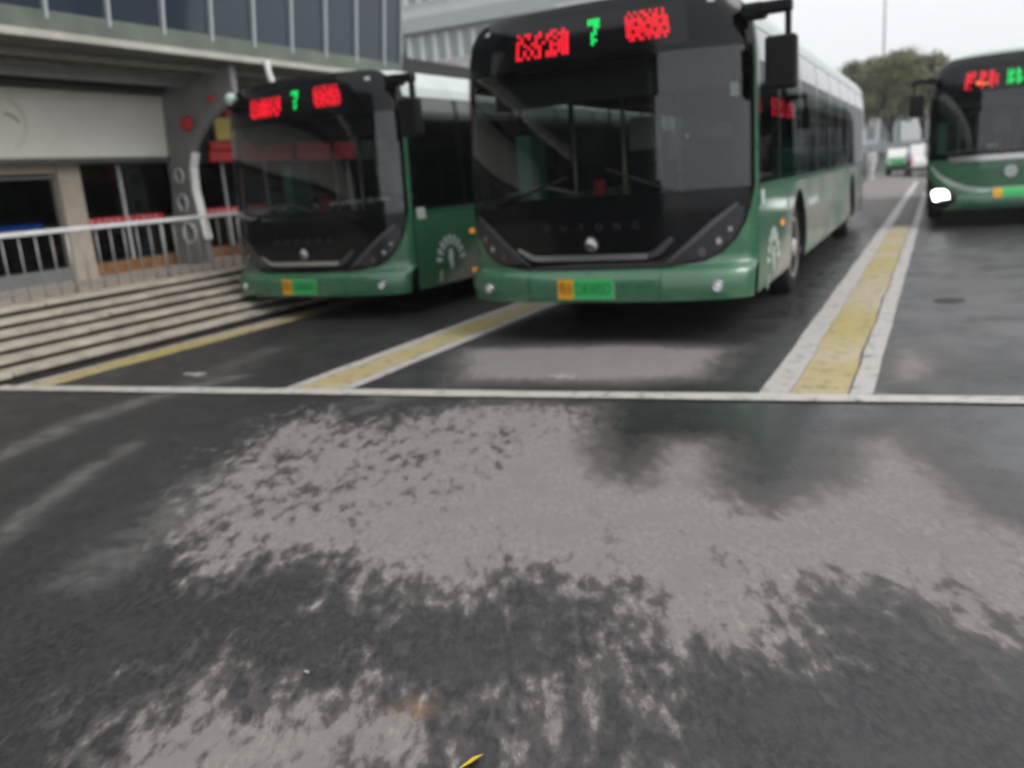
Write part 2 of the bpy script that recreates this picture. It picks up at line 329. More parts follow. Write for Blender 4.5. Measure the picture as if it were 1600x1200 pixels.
PUD = [[(-1.75,4.75),(-1.62,4.1),(-1.3,3.6),(-1.15,3.55),(-1.1,4.0),(-.95,4.05),(-.75,3.55),(-.58,3.4),(-.4,3.75),(-.36,4.4),(-.3,5.3),(-1.4,5.1)], [(.1,5.6),(0,4.5),(.15,4.0),(.4,3.4),(1.4,3.8),(1.4,5.6)], [(-1.2,8),(-.95,6.5),(-.95,16),(-1.2,16)]]
def sdf(poly, X, Y):
    P = np.array(poly); n = len(P); d = np.full(X.shape, 1e9); ins = np.zeros(X.shape, bool)
    for i in range(n):
        a, b = P[i], P[(i+1) % n]; e = b-a; t = np.clip(((X-a[0])*e[0]+(Y-a[1])*e[1])/(e@e), 0, 1)
        d = np.minimum(d, np.hypot(X-a[0]-t*e[0], Y-a[1]-t*e[1]))
        c = ((a[1] > Y) != (b[1] > Y)); xx = (b[0]-a[0])*(Y-a[1])/((b[1]-a[1]) if b[1] != a[1] else 1e-9)+a[0]; ins ^= c & (X < xx)
    return np.where(ins, d, -d)
def road():
    xs = np.concatenate([[-118,-90,-60,-30,-18,-12,-9,-7.6], np.arange(-7,-4.5,.1), np.arange(-4.5,1.2,.05), np.arange(1.2,3,.2), [3.5,5,8,14,30,60,90,118]])
    ys = np.concatenate([[-58,-50,-40,-20,-8,-3,-1,0], np.arange(.5,7,.05), np.arange(7,13,.2), [13.5,15,17,19,22,26,32,40,50,60,80,100,120,138]])
    X, Y = np.meshgrid(xs, ys); nx, ny = len(xs), len(ys)
    v = np.stack([X, Y, np.zeros_like(X)], -1).reshape(-1, 3)
    i = np.arange((ny-1)*(nx-1)); r, c = i//(nx-1), i % (nx-1); q = r*nx+c
    f = np.stack([q, q+1, q+nx+1, q+nx], -1)
    me = bpy.data.meshes.new('road'); me.from_pydata(v.tolist(), [], f.tolist())
    def attr(nm, val):
        a = me.attributes.new(nm, 'FLOAT', 'POINT'); a.data.foreach_set('value', val.reshape(-1).astype(np.float32))
    dry = np.max([np.clip(sdf(p, X, Y), -.5, .26) for p in DRY], 0)
    dry = np.where(Y < -1, -.5, dry)
    dry = np.minimum(dry, np.where((X < -1.75) & (Y < 4.7), .15 + .11*np.clip((X+2.6)/.8, 0, 1), .26))
    attr('dry', dry)
    rag = np.interp(Y, [2.2, 2.9, 3.4, 4.3, 9], [1.0, .75, .20, .14, .3]); rag = np.maximum(rag, np.clip((-1.5-X)/.5, 0, 1)*np.clip((4.9-Y)/.5, 0, 1)*.95); attr('ragged', rag)
    attr('puddle', np.clip(np.max([sdf(p, X, Y) for p in PUD], 0)*2.5+.5, 0, 1))
    s = np.zeros_like(X)
    for line, wd, k in (([(-4.9,2.75),(-5.02,3.2),(-5.13,3.6),(-5.16,4.0),(-5.10,4.45),(-5.0,4.9)], .11, .9), ([(-3.55,1.9),(-3.66,2.1),(-3.87,2.43),(-4.09,2.89),(-4.25,3.3)], .07, .8),
                        ([(-2.9,1.95),(-3.0,2.3),(-3.14,2.63),(-3.3,3.0)], .14, .55), ([(-5.5,5.9),(-5.25,4.95),(-5.1,4.6)], .2, .4), ([(-3.25,4.3),(-3.4,4.5),(-3.2,4.6)], .12, .5), ([(-3.3,5.8),(-2.4,5.5)], .2, .45)):
        d = np.full(X.shape, 1e9)
        for a, b in zip(line[:-1], line[1:]):
            a, b = np.array(a), np.array(b); e = b-a; t = np.clip(((X-a[0])*e[0]+(Y-a[1])*e[1])/(e@e), 0, 1); d = np.minimum(d, np.hypot(X-a[0]-t*e[0], Y-a[1]-t*e[1]))
        s = np.maximum(s, k*np.exp(-(d/wd)**2))
    attr('streak', s)
    pale = np.max([np.clip(sdf(p, X, Y)*k_+.5, 0, 1) for p, k_ in (([(-.2,6.3),(3,6.0),(5,9),(4.5,13.2),(.4,13.4),(-.2,13.4)], .9), ([(-1.1,17),(-.2,17.5),(-.2,70),(-9,70),(-1.2,30)], 1.5))], 0)
    attr('pale', pale)
    attr('rust', .85*np.exp(-(((X+1.22)/.05)**2 + ((Y-1.67)/.022)**2)))
    o = link('road', me, 'asphalt'); struct(o); return o
ROAD = road()
def strip(name, x0f, x1f, ys, z, m):
    mb = MB(); n = len(ys); vs = [(x0f(y), y, z) for y in ys] + [(x1f(y), y, z) for y in ys]
    mb.add(vs, [(i, i+n, i+n+1, i+1) for i in range(n-1)]); return mb.build(name, m, ROAD)
def stop_y(x): return 5.10 + .1258*x
yr = [4.98 + .16*i for i in range(78)] + [18, 20, 23, 27, 32, 40]
yrr = [y for y in yr]
wob = lambda y, s, k: k*(math.sin(y*3.1+s)+.6*math.sin(y*7.7+2*s))
strip('lane_marking', lambda y: -.925+wob(y, 1, .004), lambda y: -.755+wob(y, 2, .006), yrr, .004, 'road_white')
strip('lane_marking', lambda y: -.425+wob(y, 3, .005), lambda y: -.300+wob(y, 4, .003), yrr, .004, 'road_white')
yy = [y for y in yr if y < 17.4]
strip('lane_marking', lambda y: -.755+wob(y, 2, .006)+.004, lambda y: -.440+wob(y, 3.4, .007), yy, .004, 'road_yellow')
ym = [4.66 + .2*i for i in range(60)]
strip('lane_marking', lambda y: -4.25+wob(y, 1, .004), lambda y: -4.14+wob(y, 2, .005), ym, .004, 'road_white')
strip('lane_marking', lambda y: -4.136+wob(y, 2, .005), lambda y: -3.81+wob(y, 5, .008), ym, .004, 'road_yellow')
strip('lane_marking', lambda y: -3.806+wob(y, 5, .008), lambda y: -3.695+wob(y, 6, .005), ym, .004, 'road_white')
ylm = [4.32 + .2*i for i in range(60)]
strip('lane_marking', lambda y: -6.76+wob(y, 1, .006), lambda y: -6.46+wob(y, 2, .008), ylm, .004, 'road_yellow')
strip('lane_marking', lambda y: -6.83+wob(y, 4, .006), lambda y: -6.765+wob(y, 1, .006), ylm, .0045, 'road_white')
sx = [-6.95 + .25*i for i in range(70)]
mb = MB(); n = len(sx)
mb.add([(x, stop_y(x)-.082+wob(x, 1, .004), .009) for x in sx] + [(x, stop_y(x)+.072+wob(x, 5, .004), .009) for x in sx], [(i, i+1, n+i+1, n+i) for i in range(n-1)])
mb.build('stop_line', 'road_line', ROAD)
mh = MB().lathe([(0, .13), (.006, .13), (.006, .10), (.003, .095), (.003, .02), (.006, .015)], (0, 0, 1), (.12, 8.6, .001), 28).build('manhole_cover', 'manhole')
tag(mh, 'small dark round cover in the road of the right hand lane', 'manhole')
lf = MB().add([(-.985, 1.475, .006), (-.955, 1.50, .02), (-.945, 1.55, .012), (-.97, 1.54, .004), (-.962, 1.515, .006)], [(0, 1, 4), (1, 2, 4), (2, 3, 4), (3, 0, 4)]).build('fallen_leaf', 'leaf_yellow')
tag(lf, 'small yellow leaf lying on the wet road at the bottom edge', 'leaf')
for (x, y, s, lab) in ((-1.62, 1.70, .012, 'tiny white scrap on the dark asphalt in the foreground'), (-5.42, 4.92, .11, 'flattened pale scrap beside the stop line in the left bay'), (-2.30, 5.30, .13, 'flattened pale scrap beside the stop line in front of the middle bus')):
    k = 7; ring = [(x+s*(1+.3*random.uniform(-1, 1))*math.cos(2*math.pi*i/k), y+.5*s*(1+.3*random.uniform(-1, 1))*math.sin(2*math.pi*i/k)) for i in range(k)]
    mb = MB().prism(ring, lambda a, b, d: (a, b, d), .002, .006+.1*s*.2); tag(mb.build('litter', 'scrap'), lab, 'litter')

# ------------------------------------------------------------------ steps, pavement and railing on the left
PZ = .50
steps = empty('steps'); struct(steps)
NST = 6; X0 = -7.03; TR = .225
for k in range(NST):
    y = -2.0 + .3*k; x0 = X0 - TR*k; z1 = PZ*(k+1)/NST
    yend = 8.75 if k < 2 else 30
    while y < yend:
        L_ = 1.25 + random.uniform(-.12, .12); y1 = min(y+L_, yend); j = random.uniform(-.006, .006)
        MB().box((x0-TR-.03, y+.006, z1-.040+j), (x0+.018+j, y1-.006, z1+j*.4)).build('step_slab', 'granite', steps, bevel=.006)
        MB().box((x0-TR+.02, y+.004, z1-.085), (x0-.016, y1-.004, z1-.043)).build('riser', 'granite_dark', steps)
        y = y1
mb = MB().box((-10.6, -3, .0), (X0-TR*NST-.002, 30, PZ-.003)); pv = mb.build('pavement', 'pave'); struct(pv)
y = -2.0
while y < 14:      # paving slabs
    for x in (-8.95, -9.5, -10.05):
        MB().box((x-.268, y+.006, PZ-.02), (x+.268, y+.80, PZ+.012+random.uniform(-.002, .002))).build('paving_slab', 'pave', pv)
    y += .81
RX = -8.5; RZ = 1.20
rail = empty('railing', (RX, 0, PZ), 0, 'low steel railing with thin grey balusters along the top of the steps', 'railing')
MB().box((-.035, 1.0, .665), (.035, 13.5, .715)).build('top_rail', 'steel_light', rail, bevel=.008)
MB().box((-.015, 1.0, .085), (.015, 13.5, .11)).build('bottom_rail', 'baluster', rail)
for i in range(67):
    y = 1.1 + i*.185
    post = i % 7 == 0
    r_ = .02 if post else .0095
    MB().tube([(0, y, .005), (0, y, .667)], r_, 8).build('post' if post else 'baluster', 'baluster', rail, True)

# ------------------------------------------------------------------ terminal building on the left
WX = -10.0
bld = empty('terminal_building', (WX, 6, 0), 0, 'terminal building with glazed shopfront below and dark overhanging curtain wall above', 'building')
def B_(name, a, b, m, bevel=0, rot=None, piv=None, parent=None):
    o = MB().box(a, b, rot, piv).build(name, m, parent or bld, bevel=bevel)
    if parent is None: o.matrix_parent_inverse = Matrix.Translation((-WX, -6, 0))
    return o
B_('back_wall', (-14.2, -6, 0), (-14, 34, 5), 'dark_wall'); B_('shop_floor', (-14, -6, PZ-.1), (WX-.2, 34, PZ+.005), 'dark_wall')
B_('shop_ceiling', (-14, -6, 2.95), (WX-.02, 34, 3.05), 'dark_wall')
B_('end_wall', (-14, 33.8, 0), (WX, 34, 8), 'wall_pale')
B_('header', (WX-.12, -6, 1.90), (WX, 7.45, 2.00), 'tan_paint'); B_('header', (WX-.12, 7.8, 1.95), (WX, 34, 2.0), 'dark_wall')
B_('wall_panel', (WX-.15, -6, 2.005), (WX-.02, 34, 2.95), 'dark_wall')
B_('pillar', (WX-.16, 7.42, PZ), (WX+.03, 7.74, 2.0), 'tan_paint', .01)
B_('window_beam', (WX-.14, -2, 1.86), (WX+.02, 7.40, 1.97), 'tan_paint', .008)
B_('window_beam', (WX-.14, -2, 1.80), (WX-.01, 7.40, 1.83), 'steel_grey')
B_('plinth', (WX-.2, -6, PZ), (WX-.02, 7.42, .68), 'steel_grey')
yb = 7.76
for row in range(2):
    y = yb - .1*row
    while y < 11.5:
        B_('brick', (WX-.14, max(y, yb)+.004, PZ+.012+.085*row), (WX-.02+random.uniform(0, .006), min(y+.235, 11.5), PZ+.09+.085*row), 'brick_brown'); y += .24
ys_m = [-2, .6, 3.2, 5.4, 7.40]
for a, b in zip(ys_m[:-1], ys_m[1:]): B_('window_pane', (WX-.085, a+.02, .69), (WX-.075, b-.02, 1.80), 'shop_glass')
ym2 = [7.75, 8.42, 9.32, 10.35, 11.3, 12.4, 13.6, 15, 16.5, 18]
for a, b in zip(ym2[:-1], ym2[1:]): B_('window_pane', (WX-.085, a+.03, .69), (WX-.075, b-.03, 1.95), 'shop_glass')
for y in ym2[1:]: B_('mullion', (WX-.10, y-.014, PZ+.02), (WX-.06, y+.014, 1.95), 'steel_light')
for a, b in ((7.80, 9.05), (9.75, 11.2)):
    k = int((b-a)/.105)
    o = B_('glass_band', (WX-.073, a, 1.19), (WX-.068, b, 1.265), 'sign_red')
    for i in range(k):     # pale characters on the band
        y = a + .02 + i*.105
        ch = MB()
        for _ in range(3): 
            yy_ = y + random.uniform(0, .05); zz = 1.20 + random.uniform(0, .04); ch.box((WX-.067, yy_, zz), (WX-.064, yy_+.032, zz+.010))
        for _ in range(2):
            yy_ = y + random.uniform(0, .06); ch.box((WX-.067, yy_, 1.203), (WX-.0635, yy_+.010, 1.252))
        c_ = ch.build('character', 'sign_pale', o)
B_('strip_light', (WX-.12, 5.0, 1.20), (WX-.09, 7.15, 1.262), 'blue_strip')
for i in range(5): B_('counter', (-12.6, 1.5+2.6*i, PZ), (-11.9, 3.3+2.6*i, 1.35), 'steel_grey', .01)
B_('hanging_banner', (WX-.6, 8.0, 1.80), (WX-.58, 8.55, 1.92), 'sign_yellow')
# soffit trims and fascia
FX = -8.30
def slab(name, xa, za, xb, zb, t, y0, y1, m):
    mb = MB(); vs = [(xa, y0, za), (xb, y0, zb), (xb, y0, zb+t), (xa, y0, za+t), (xa, y1, za), (xb, y1, zb), (xb, y1, zb+t), (xa, y1, za+t)]
    mb.add(vs, [(0,1,2,3),(4,7,6,5),(0,4,5,1),(1,5,6,2),(2,6,7,3),(3,7,4,0)]); o = mb.build(name, m, bld); o.matrix_parent_inverse = Matrix.Translation((-WX, -6, 0)); return o
YE = 13.05
slab('soffit', -10.0, 2.96, FX+.0, 3.10, .04, -6, YE, 'canopy')
for x, z, wd in ((-9.72, 2.925, .10), (-9.35, 2.95, .12), (-8.98, 2.98, .10), (-8.62, 3.01, .12)):
    slab('soffit_strip', x-wd, z, x, z+.008, .05, -6, 9.2 if x < -9 else YE, 'soffit_trim')
slab('soffit_beam', -9.55, 2.84, -9.46, 2.85, .12, -6, 8.9, 'dark_wall')
slab('soffit_beam', -9.18, 2.88, -9.08, 2.89, .11, -6, 8.9, 'steel_grey')
B_('fascia_strip', (FX-.05, -6, 3.115), (FX+.045, YE, 3.195), 'canopy_strip', .008)
slab('fascia', FX-.30, 3.20, FX+.02, 3.20, .20, -6, YE, 'fascia_grey')
# leaning curtain wall, pane by pane
CZ0, CZ1, LEAN = 3.40, 6.2, .13
def cwx(z): return FX - .02 + LEAN*(z-CZ0)
mul = [-6 + .0]
ymul = [4.09 + .765*i for i in range(12)] + [13.02]
for a, b in zip(ymul[:-1], ymul[1:]):
    for z0, z1 in ((CZ0, 4.75), (4.79, CZ1)):
        mb = MB(); mb.add([(cwx(z0), a+.02, z0), (cwx(z0), b-.02, z0), (cwx(z1), b-.02, z1), (cwx(z1), a+.02, z1), (cwx(z0)-.03, a+.02, z0), (cwx(z0)-.03, b-.02, z0), (cwx(z1)-.03, b-.02, z1), (cwx(z1)-.03, a+.02, z1)],
                [(0,1,2,3),(4,7,6,5),(0,4,5,1),(1,5,6,2),(2,6,7,3),(3,7,4,0)]); o = mb.build('glass_panel', 'curtain_glass', bld); o.matrix_parent_inverse = Matrix.Translation((-WX, -6, 0))
for y in ymul:
    mb = MB(); z0, z1 = CZ0-.12, CZ1; mb.add([(cwx(z0)-.02, y-.018, z0), (cwx(z0)+.05, y-.018, z0), (cwx(z0)+.05, y+.018, z0), (cwx(z0)-.02, y+.018, z0), (cwx(z1)-.02, y-.018, z1), (cwx(z1)+.05, y-.018, z1), (cwx(z1)+.05, y+.018, z1), (cwx(z1)-.02, y+.018, z1)],
            [(0,3,2,1),(4,5,6,7),(0,1,5,4),(1,2,6,5),(2,3,7,6),(3,0,4,7)]); o = mb.build('curtain_mullion', 'curtain_mullion', bld); o.matrix_parent_inverse = Matrix.Translation((-WX, -6, 0))
slab('curtain_backing', -14, 3.40, cwx(3.4)-.06, 3.40, .05, -6, YE, 'dark_wall')
B_('roof_slab', (-14, -6, 6.22), (FX+.35, YE, 6.4), 'canopy'); B_('side_wall', (-14, YE-.02, 3.1), (FX+.05, YE+.1, 6.22), 'dark_wall')
# curved steel cantilever frames with round holes
def bracket(yb):
    P = [(-9.95, PZ), (-9.30, PZ), (-9.33, .85), (-9.38, 1.20), (-9.42, 1.55), (-9.40, 1.85), (-9.32, 2.05), (-9.20, 2.20), (-9.03, 2.35), (-8.87, 2.46), (-8.61, 2.60), (-8.42, 2.68), (-8.42, 3.09), (-9.70, 2.96), (-9.78, 1.9)]
    root = empty('bracket_frame', (-9.7, yb, PZ), 0)
    holes = [(-9.60, .96, .14), (-9.63, 1.38, .11), (-9.62, 1.76, .09)]
    bm = bmesh.new(); 
    def loop(pts): 
        vs = [bm.verts.new((x, 0, z)) for x, z in pts]; return [bm.edges.new((vs[i], vs[(i+1) % len(vs)])) for i in range(len(vs))]
    ed = loop(P)
    for hx, hz, hr in holes: ed += loop([(hx+hr*.75*math.cos(2*math.pi*i/20), hz+hr*math.sin(2*math.pi*i/20)) for i in range(20)])
    bmesh.ops.triangle_fill(bm, edges=ed, use_beauty=True)
    g = bmesh.ops.extrude_face_region(bm, geom=bm.faces[:]); bmesh.ops.translate(bm, verts=[v for v in g['geom'] if isinstance(v, bmesh.types.BMVert)], vec=(0, .10, 0))
    bmesh.ops.translate(bm, verts=bm.verts, vec=(9.7, 0, -PZ)); bmesh.ops.recalc_face_normals(bm, faces=bm.faces)
    me = bpy.data.meshes.new('web_plate'); bm.to_mesh(me); bm.free(); link('web_plate', me, 'steel_grey', root)
    cur = P[2:7]
    mb = MB()
    for i in range(len(cur)-1):
        (x0, z0), (x1, z1) = cur[i], cur[i+1]; d = Vector((x1-x0, z1-z0)).normalized(); nx, nz = d.y, -d.x
        q = [(x0+9.7, z0-PZ), (x1+9.7, z1-PZ), (x1+9.7+nx*.035, z1-PZ+nz*.035), (x0+9.7+nx*.035, z0-PZ+nz*.035)]
        mb.add([(a, -.015, b) for a, b in q] + [(a, .115, b) for a, b in q], [(0,1,2,3),(4,7,6,5),(0,4,5,1),(1,5,6,2),(2,6,7,3),(3,7,4,0)])
    mb.build('flange', 'white_flange', root)
    for hx, hz, hr in holes:
        mb = MB(); n = 20; vs = []
        for yy_, rr in ((-.02, hr), (.12, hr), (.12, hr+.012), (-.02, hr+.012)):
            vs += [(hx+9.7+rr*.75*math.cos(2*math.pi*i/n), yy_, hz-PZ+rr*math.sin(2*math.pi*i/n)) for i in range(n)]
        mb.add(vs, [(a*n+i, a*n+(i+1) % n, ((a+1) % 4)*n+(i+1) % n, ((a+1) % 4)*n+i) for a in range(4) for i in range(n)]); mb.build('hole_rim', 'steel_light', root, True)
    return root
br = bracket(9.05); tag(br, 'curved grey steel frame with round holes and white flange holding the canopy', 'steel frame')
hb = MB().tube([(-8.22, 9.55, 3.16), (-8.2, 9.55, 3.0), (-8.16, 9.6, 2.74)], [.045, .04, .05], 8).build('downpipe', 'white_flange'); tag(hb, 'short white pipe stub hanging from the canopy edge above the left bus', 'pipe')
# signs on the building
sb = empty('signboard', (-9.78, 6, 2.02), 0, 'long blank cream signboard with faint ring emblem under the canopy', 'sign')
MB().box((-.10, -10, 0), (0, 3.28, .84)).build('panel', 'board', sb, bevel=.03)
MB().box((-.12, -10, -.055), (.012, 3.30, -.004)).build('lower_trim', 'canopy', sb); MB().box((-.14, -10, .845), (.015, 3.34, .93)).build('upper_trim', 'canopy', sb)
def ring_arc(cy, cz, r, a0, a1, wd, m, nm):
    pts = [(cy+r*math.cos(a0+(a1-a0)*i/14), cz+r*math.sin(a0+(a1-a0)*i/14)) for i in range(15)]
    MB().prism(band(pts, wd), lambda a, b, d: (d, a, b), .001, .006).build(nm, m, sb)
ring_arc(.68, .42, .30, -1.2, 1.2, .07, 'board_faint', 'emblem_ring'); ring_arc(.72, .30, .22, .6, 1.5, .03, 'wall_band', 'emblem_stroke')
rs = empty('shop_sign', (WX+.06, 10.5, 1.95), 0, 'red and yellow shop sign beyond the steel frame, left of the left bus', 'sign')
MB().box((0, -.55, 0), (.06, 3.1, .16)).build('lower_band', 'sign_red', rs, bevel=.01); MB().box((0, -.5, .18), (.05, 3.1, .30)).build('middle_band', 'sign_red', rs)
MB().box((0, -.35, .32), (.05, 3.1, .66)).build('yellow_field', 'sign_yellow', rs, bevel=.01); MB().box((0, -.10, .67), (.05, 3.1, .78)).build('upper_band', 'sign_red', rs)
ro = MB().lathe([(-.03, .04), (-.025, .085), (.0, .10), (.025, .085), (.03, .04)], (0, 1, 0), (-9.28, 9.0, 2.43), 20).build('round_sign', 'sign_red', None, True); tag(ro, 'small red round disc fixed to the grey steel frame', 'sign')
so2 = MB().box((-8.82, 8.98, 2.68), (-8.77, 9.045, 2.75)).box((-8.80, 9.0, 2.62), (-8.79, 9.01, 2.68)).build('alarm_box', 'sign_red', None, bevel=.008); tag(so2, 'small dark red box high on the grey steel frame', 'alarm')
bn = empty('notice_board', (-9.55, 10.15, PZ), .5, 'blue notice board standing behind the railing end beside the left bus', 'sign')
MB().box((-.02, -.16, .38), (.02, .16, .82)).build('panel', 'sign_blue', bn, bevel=.006); MB().box((.021, -.06, .5), (.024, .06, .62)).build('emblem', 'sign_pale', bn)
for s in (-.13, .13): MB().tube([(0, s, 0), (0, s, .40)], .012, 8).build('leg', 'baluster', bn)

# ------------------------------------------------------------------ buses
HW, ZB = 1.258, .305
def wz(z):
    return HW - .014*max(0, z-1.15)/1.4 - .32*max(0, z-2.02)**2 - .02*max(0, .45-z)/.2
def ztop(s, H):
    k = max(0, (abs(s)-.82)/.18); return H - .035*abs(s)**2 - .17*k**2.8
def lean(z):
    return .085*max(0, z-1.05)/1.5 + 1.6*max(0, z-2.38)**2 + .35*max(0, .36-z)**1.3
def Ff(s, z, bumper=True):
    a = min(1, abs(s)); y = .225*a**3 + .10*(1-math.sqrt(max(0, 1-a**14))) + lean(z)
    if bumper: 
        t = min(1, max(0, (.575-z)/.10)); y -= .125*t*(2-t)
    return y
CA = [-.995, -.985, -.97, -.95, -.92, -.88, -.82, -.74, -.64, -.5, -.35, -.18, 0, .18, .35, .5, .64, .74, .82, .88, .92, .95, .97, .985, .995]
CB = [.30, .33, .38, .46, .52, .535, .55, .565, .58, .64, .72, .8, .9, 1.0, 1.15, 1.35, 1.6, 1.85, 2.05, 2.2, 2.32, 2.40, 2.46, 2.5, 2.54]
LIFT = [0, 0]
def lift(z):
    t = (z-.3)/2.3; return z + LIFT[0]*(1-t) + LIFT[1]*t
def fr(off): return lambda s, z: (s*wz(z), Ff(s, z)-off, lift(z))
def sym(p): return [( -a, b) for a, b in p[::-1]]
SEVEN = ["1111", "1111", "0011", "0010", "0110", "0100", "0110", "0100"]
TXT_L = ["10110010011010", "01010110110111", "11000100101011", "10101101010111", "10010110011111", "10101010010111", "10101010111111", "11010110111011"]
TXT_R = ["01010110101010", "10101011011010", "11111101111111", "11101111111011", "11111110111111", "11011111101101", "11111011111111", "01101101011010"]
TXT_L2 = ["10100101010101", "11010111011011", "10111111110111", "11101111111011", "10111111101111", "11011111111101", "11111111110110", "01101011010110"]
def led(name, rows, s0, s1, z0, z1, m, parent, off=.012, fn=None):
    nr, nc = len(rows), len(rows[0]); mb = MB(); ds, dz = (s1-s0)/nc, (z1-z0)/nr; fn = fn or fr(off)
    for r, row in enumerate(rows):
        for c_, ch in enumerate(row):
            if ch == '1':
                s, z = s0+(c_+.5)*ds, z1-(r+.5)*dz; a, b = ds*.33, dz*.35
                mb.add([fn(s-a, z-b*.6), fn(s-a*.6, z-b), fn(s+a*.6, z-b), fn(s+a, z-b*.6), fn(s+a, z+b*.6), fn(s+a*.6, z+b), fn(s-a*.6, z+b), fn(s-a, z+b*.6)], [(0,1,2,3,4,5,6,7)])
    o = mb.build(name, m, parent); o['kind'] = 'stuff'; return o
def glyphs(nchar, seed, dens=.5, h=12, wd=10):
    """rows of square lamp-dot characters: bars and stems, as on the unreadable destination boards"""
    r = random.Random(seed); g = [[0]*(nchar*(wd+1)) for _ in range(h)]
    for k in range(nchar):
        o = k*(wd+1)
        for _ in range(3):
            y = r.randrange(1, h-1)
            for x in range(r.randrange(0, 3), wd-r.randrange(0, 2)): g[y][o+x] = 1
        for _ in range(3):
            x = r.randrange(0, wd)
            for y in range(r.randrange(0, 4), h-r.randrange(0, 3)): g[y][o+x] = 1
        for y in range(h):
            for x in range(wd):
                if r.random() < dens*.32: g[y][o+x] = 1
    return [''.join(map(str, row)) for row in g]
def fan(parent, side, y0, z0, m='fan_white', sc=1.0):
    root = None; fx = lambda a, b, d: (side*(wz(b)+d), a, b)
    fans = []
    for i in range(9):
        t = math.radians(10 + 20*i); r0, r1 = .19*sc, .29*sc; c_, s_ = math.cos(t), math.sin(t); wd = .030*sc
        p = [(y0+r0*c_-wd*.6*s_*.8, z0+r0*s_+wd*.6*c_*.8), (y0+r1*c_-wd*s_, z0+r1*s_+wd*c_), (y0+(r1+.02)*c_, z0+(r1+.02)*s_), (y0+r1*c_+wd*s_, z0+r1*s_-wd*c_), (y0+r0*c_+wd*.6*s_*.8, z0+r0*s_-wd*.6*c_*.8)]
        fans.append(MB().prism(p, fx, .003, .006).build('fan_blade', m, parent))
    p = [(y0+.055*sc*math.cos(a)*(1 if math.sin(a) > 0 else .7), z0+.03+.12*sc*math.sin(a)) for a in [2*math.pi*i/14 for i in range(14)]]
    MB().prism(p, fx, .003, .006).build('fan_petal', m, parent)
    MB().prism([(y0-.25, z0-.2), (y0-.21, z0-.2), (y0-.20, z0-.08), (y0-.24, z0-.08)], fx, .003, .006).build('fan_handle', m, parent)

def wheel(parent, side, yc, R_=.46):
    root = MB().lathe([(-.13, R_-.10), (-.13, R_-.03), (-.10, R_), (.10, R_), (.13, R_-.03), (.13, R_-.16)], (side, 0, 0), (side*(HW-.19), yc, R_), 32).build('wheel', 'tyre', parent, True)
    MB().lathe([(.09, R_-.15), (.135, R_-.155), (.135, R_-.175), (.06, R_-.19), (.05, .17), (.10, .15), (.11, .10), (.15, .09), (.155, .02)], (side, 0, 0), (side*(HW-.19), yc, R_), 28).build('rim', 'rim', root, True)
    for k in range(10):
        a = 2*math.pi*k/10; cy, cz = yc+.20*math.cos(a), R_+.20*math.sin(a)
        MB().lathe([(.045, .018), (.085, .018), (.09, .008)], (side, 0, 0), (side*(HW-.19), cy, cz), 6).build('wheel_nut', 'chrome_dark', root)
    return root
def seat(parent, x, y, m='seat_teal', zf=.42):
    mb = MB().box((x-.21, y-.02, zf+.36), (x+.21, y+.38, zf+.44)).box((x-.21, y+.34, zf+.42), (x+.21, y+.43, zf+1.05))
    o = mb.build('seat', m, parent, bevel=.02); MB().box((x-.05, y+.1, zf), (x+.05, y+.25, zf+.36)).build('seat_leg', 'interior', o); return o

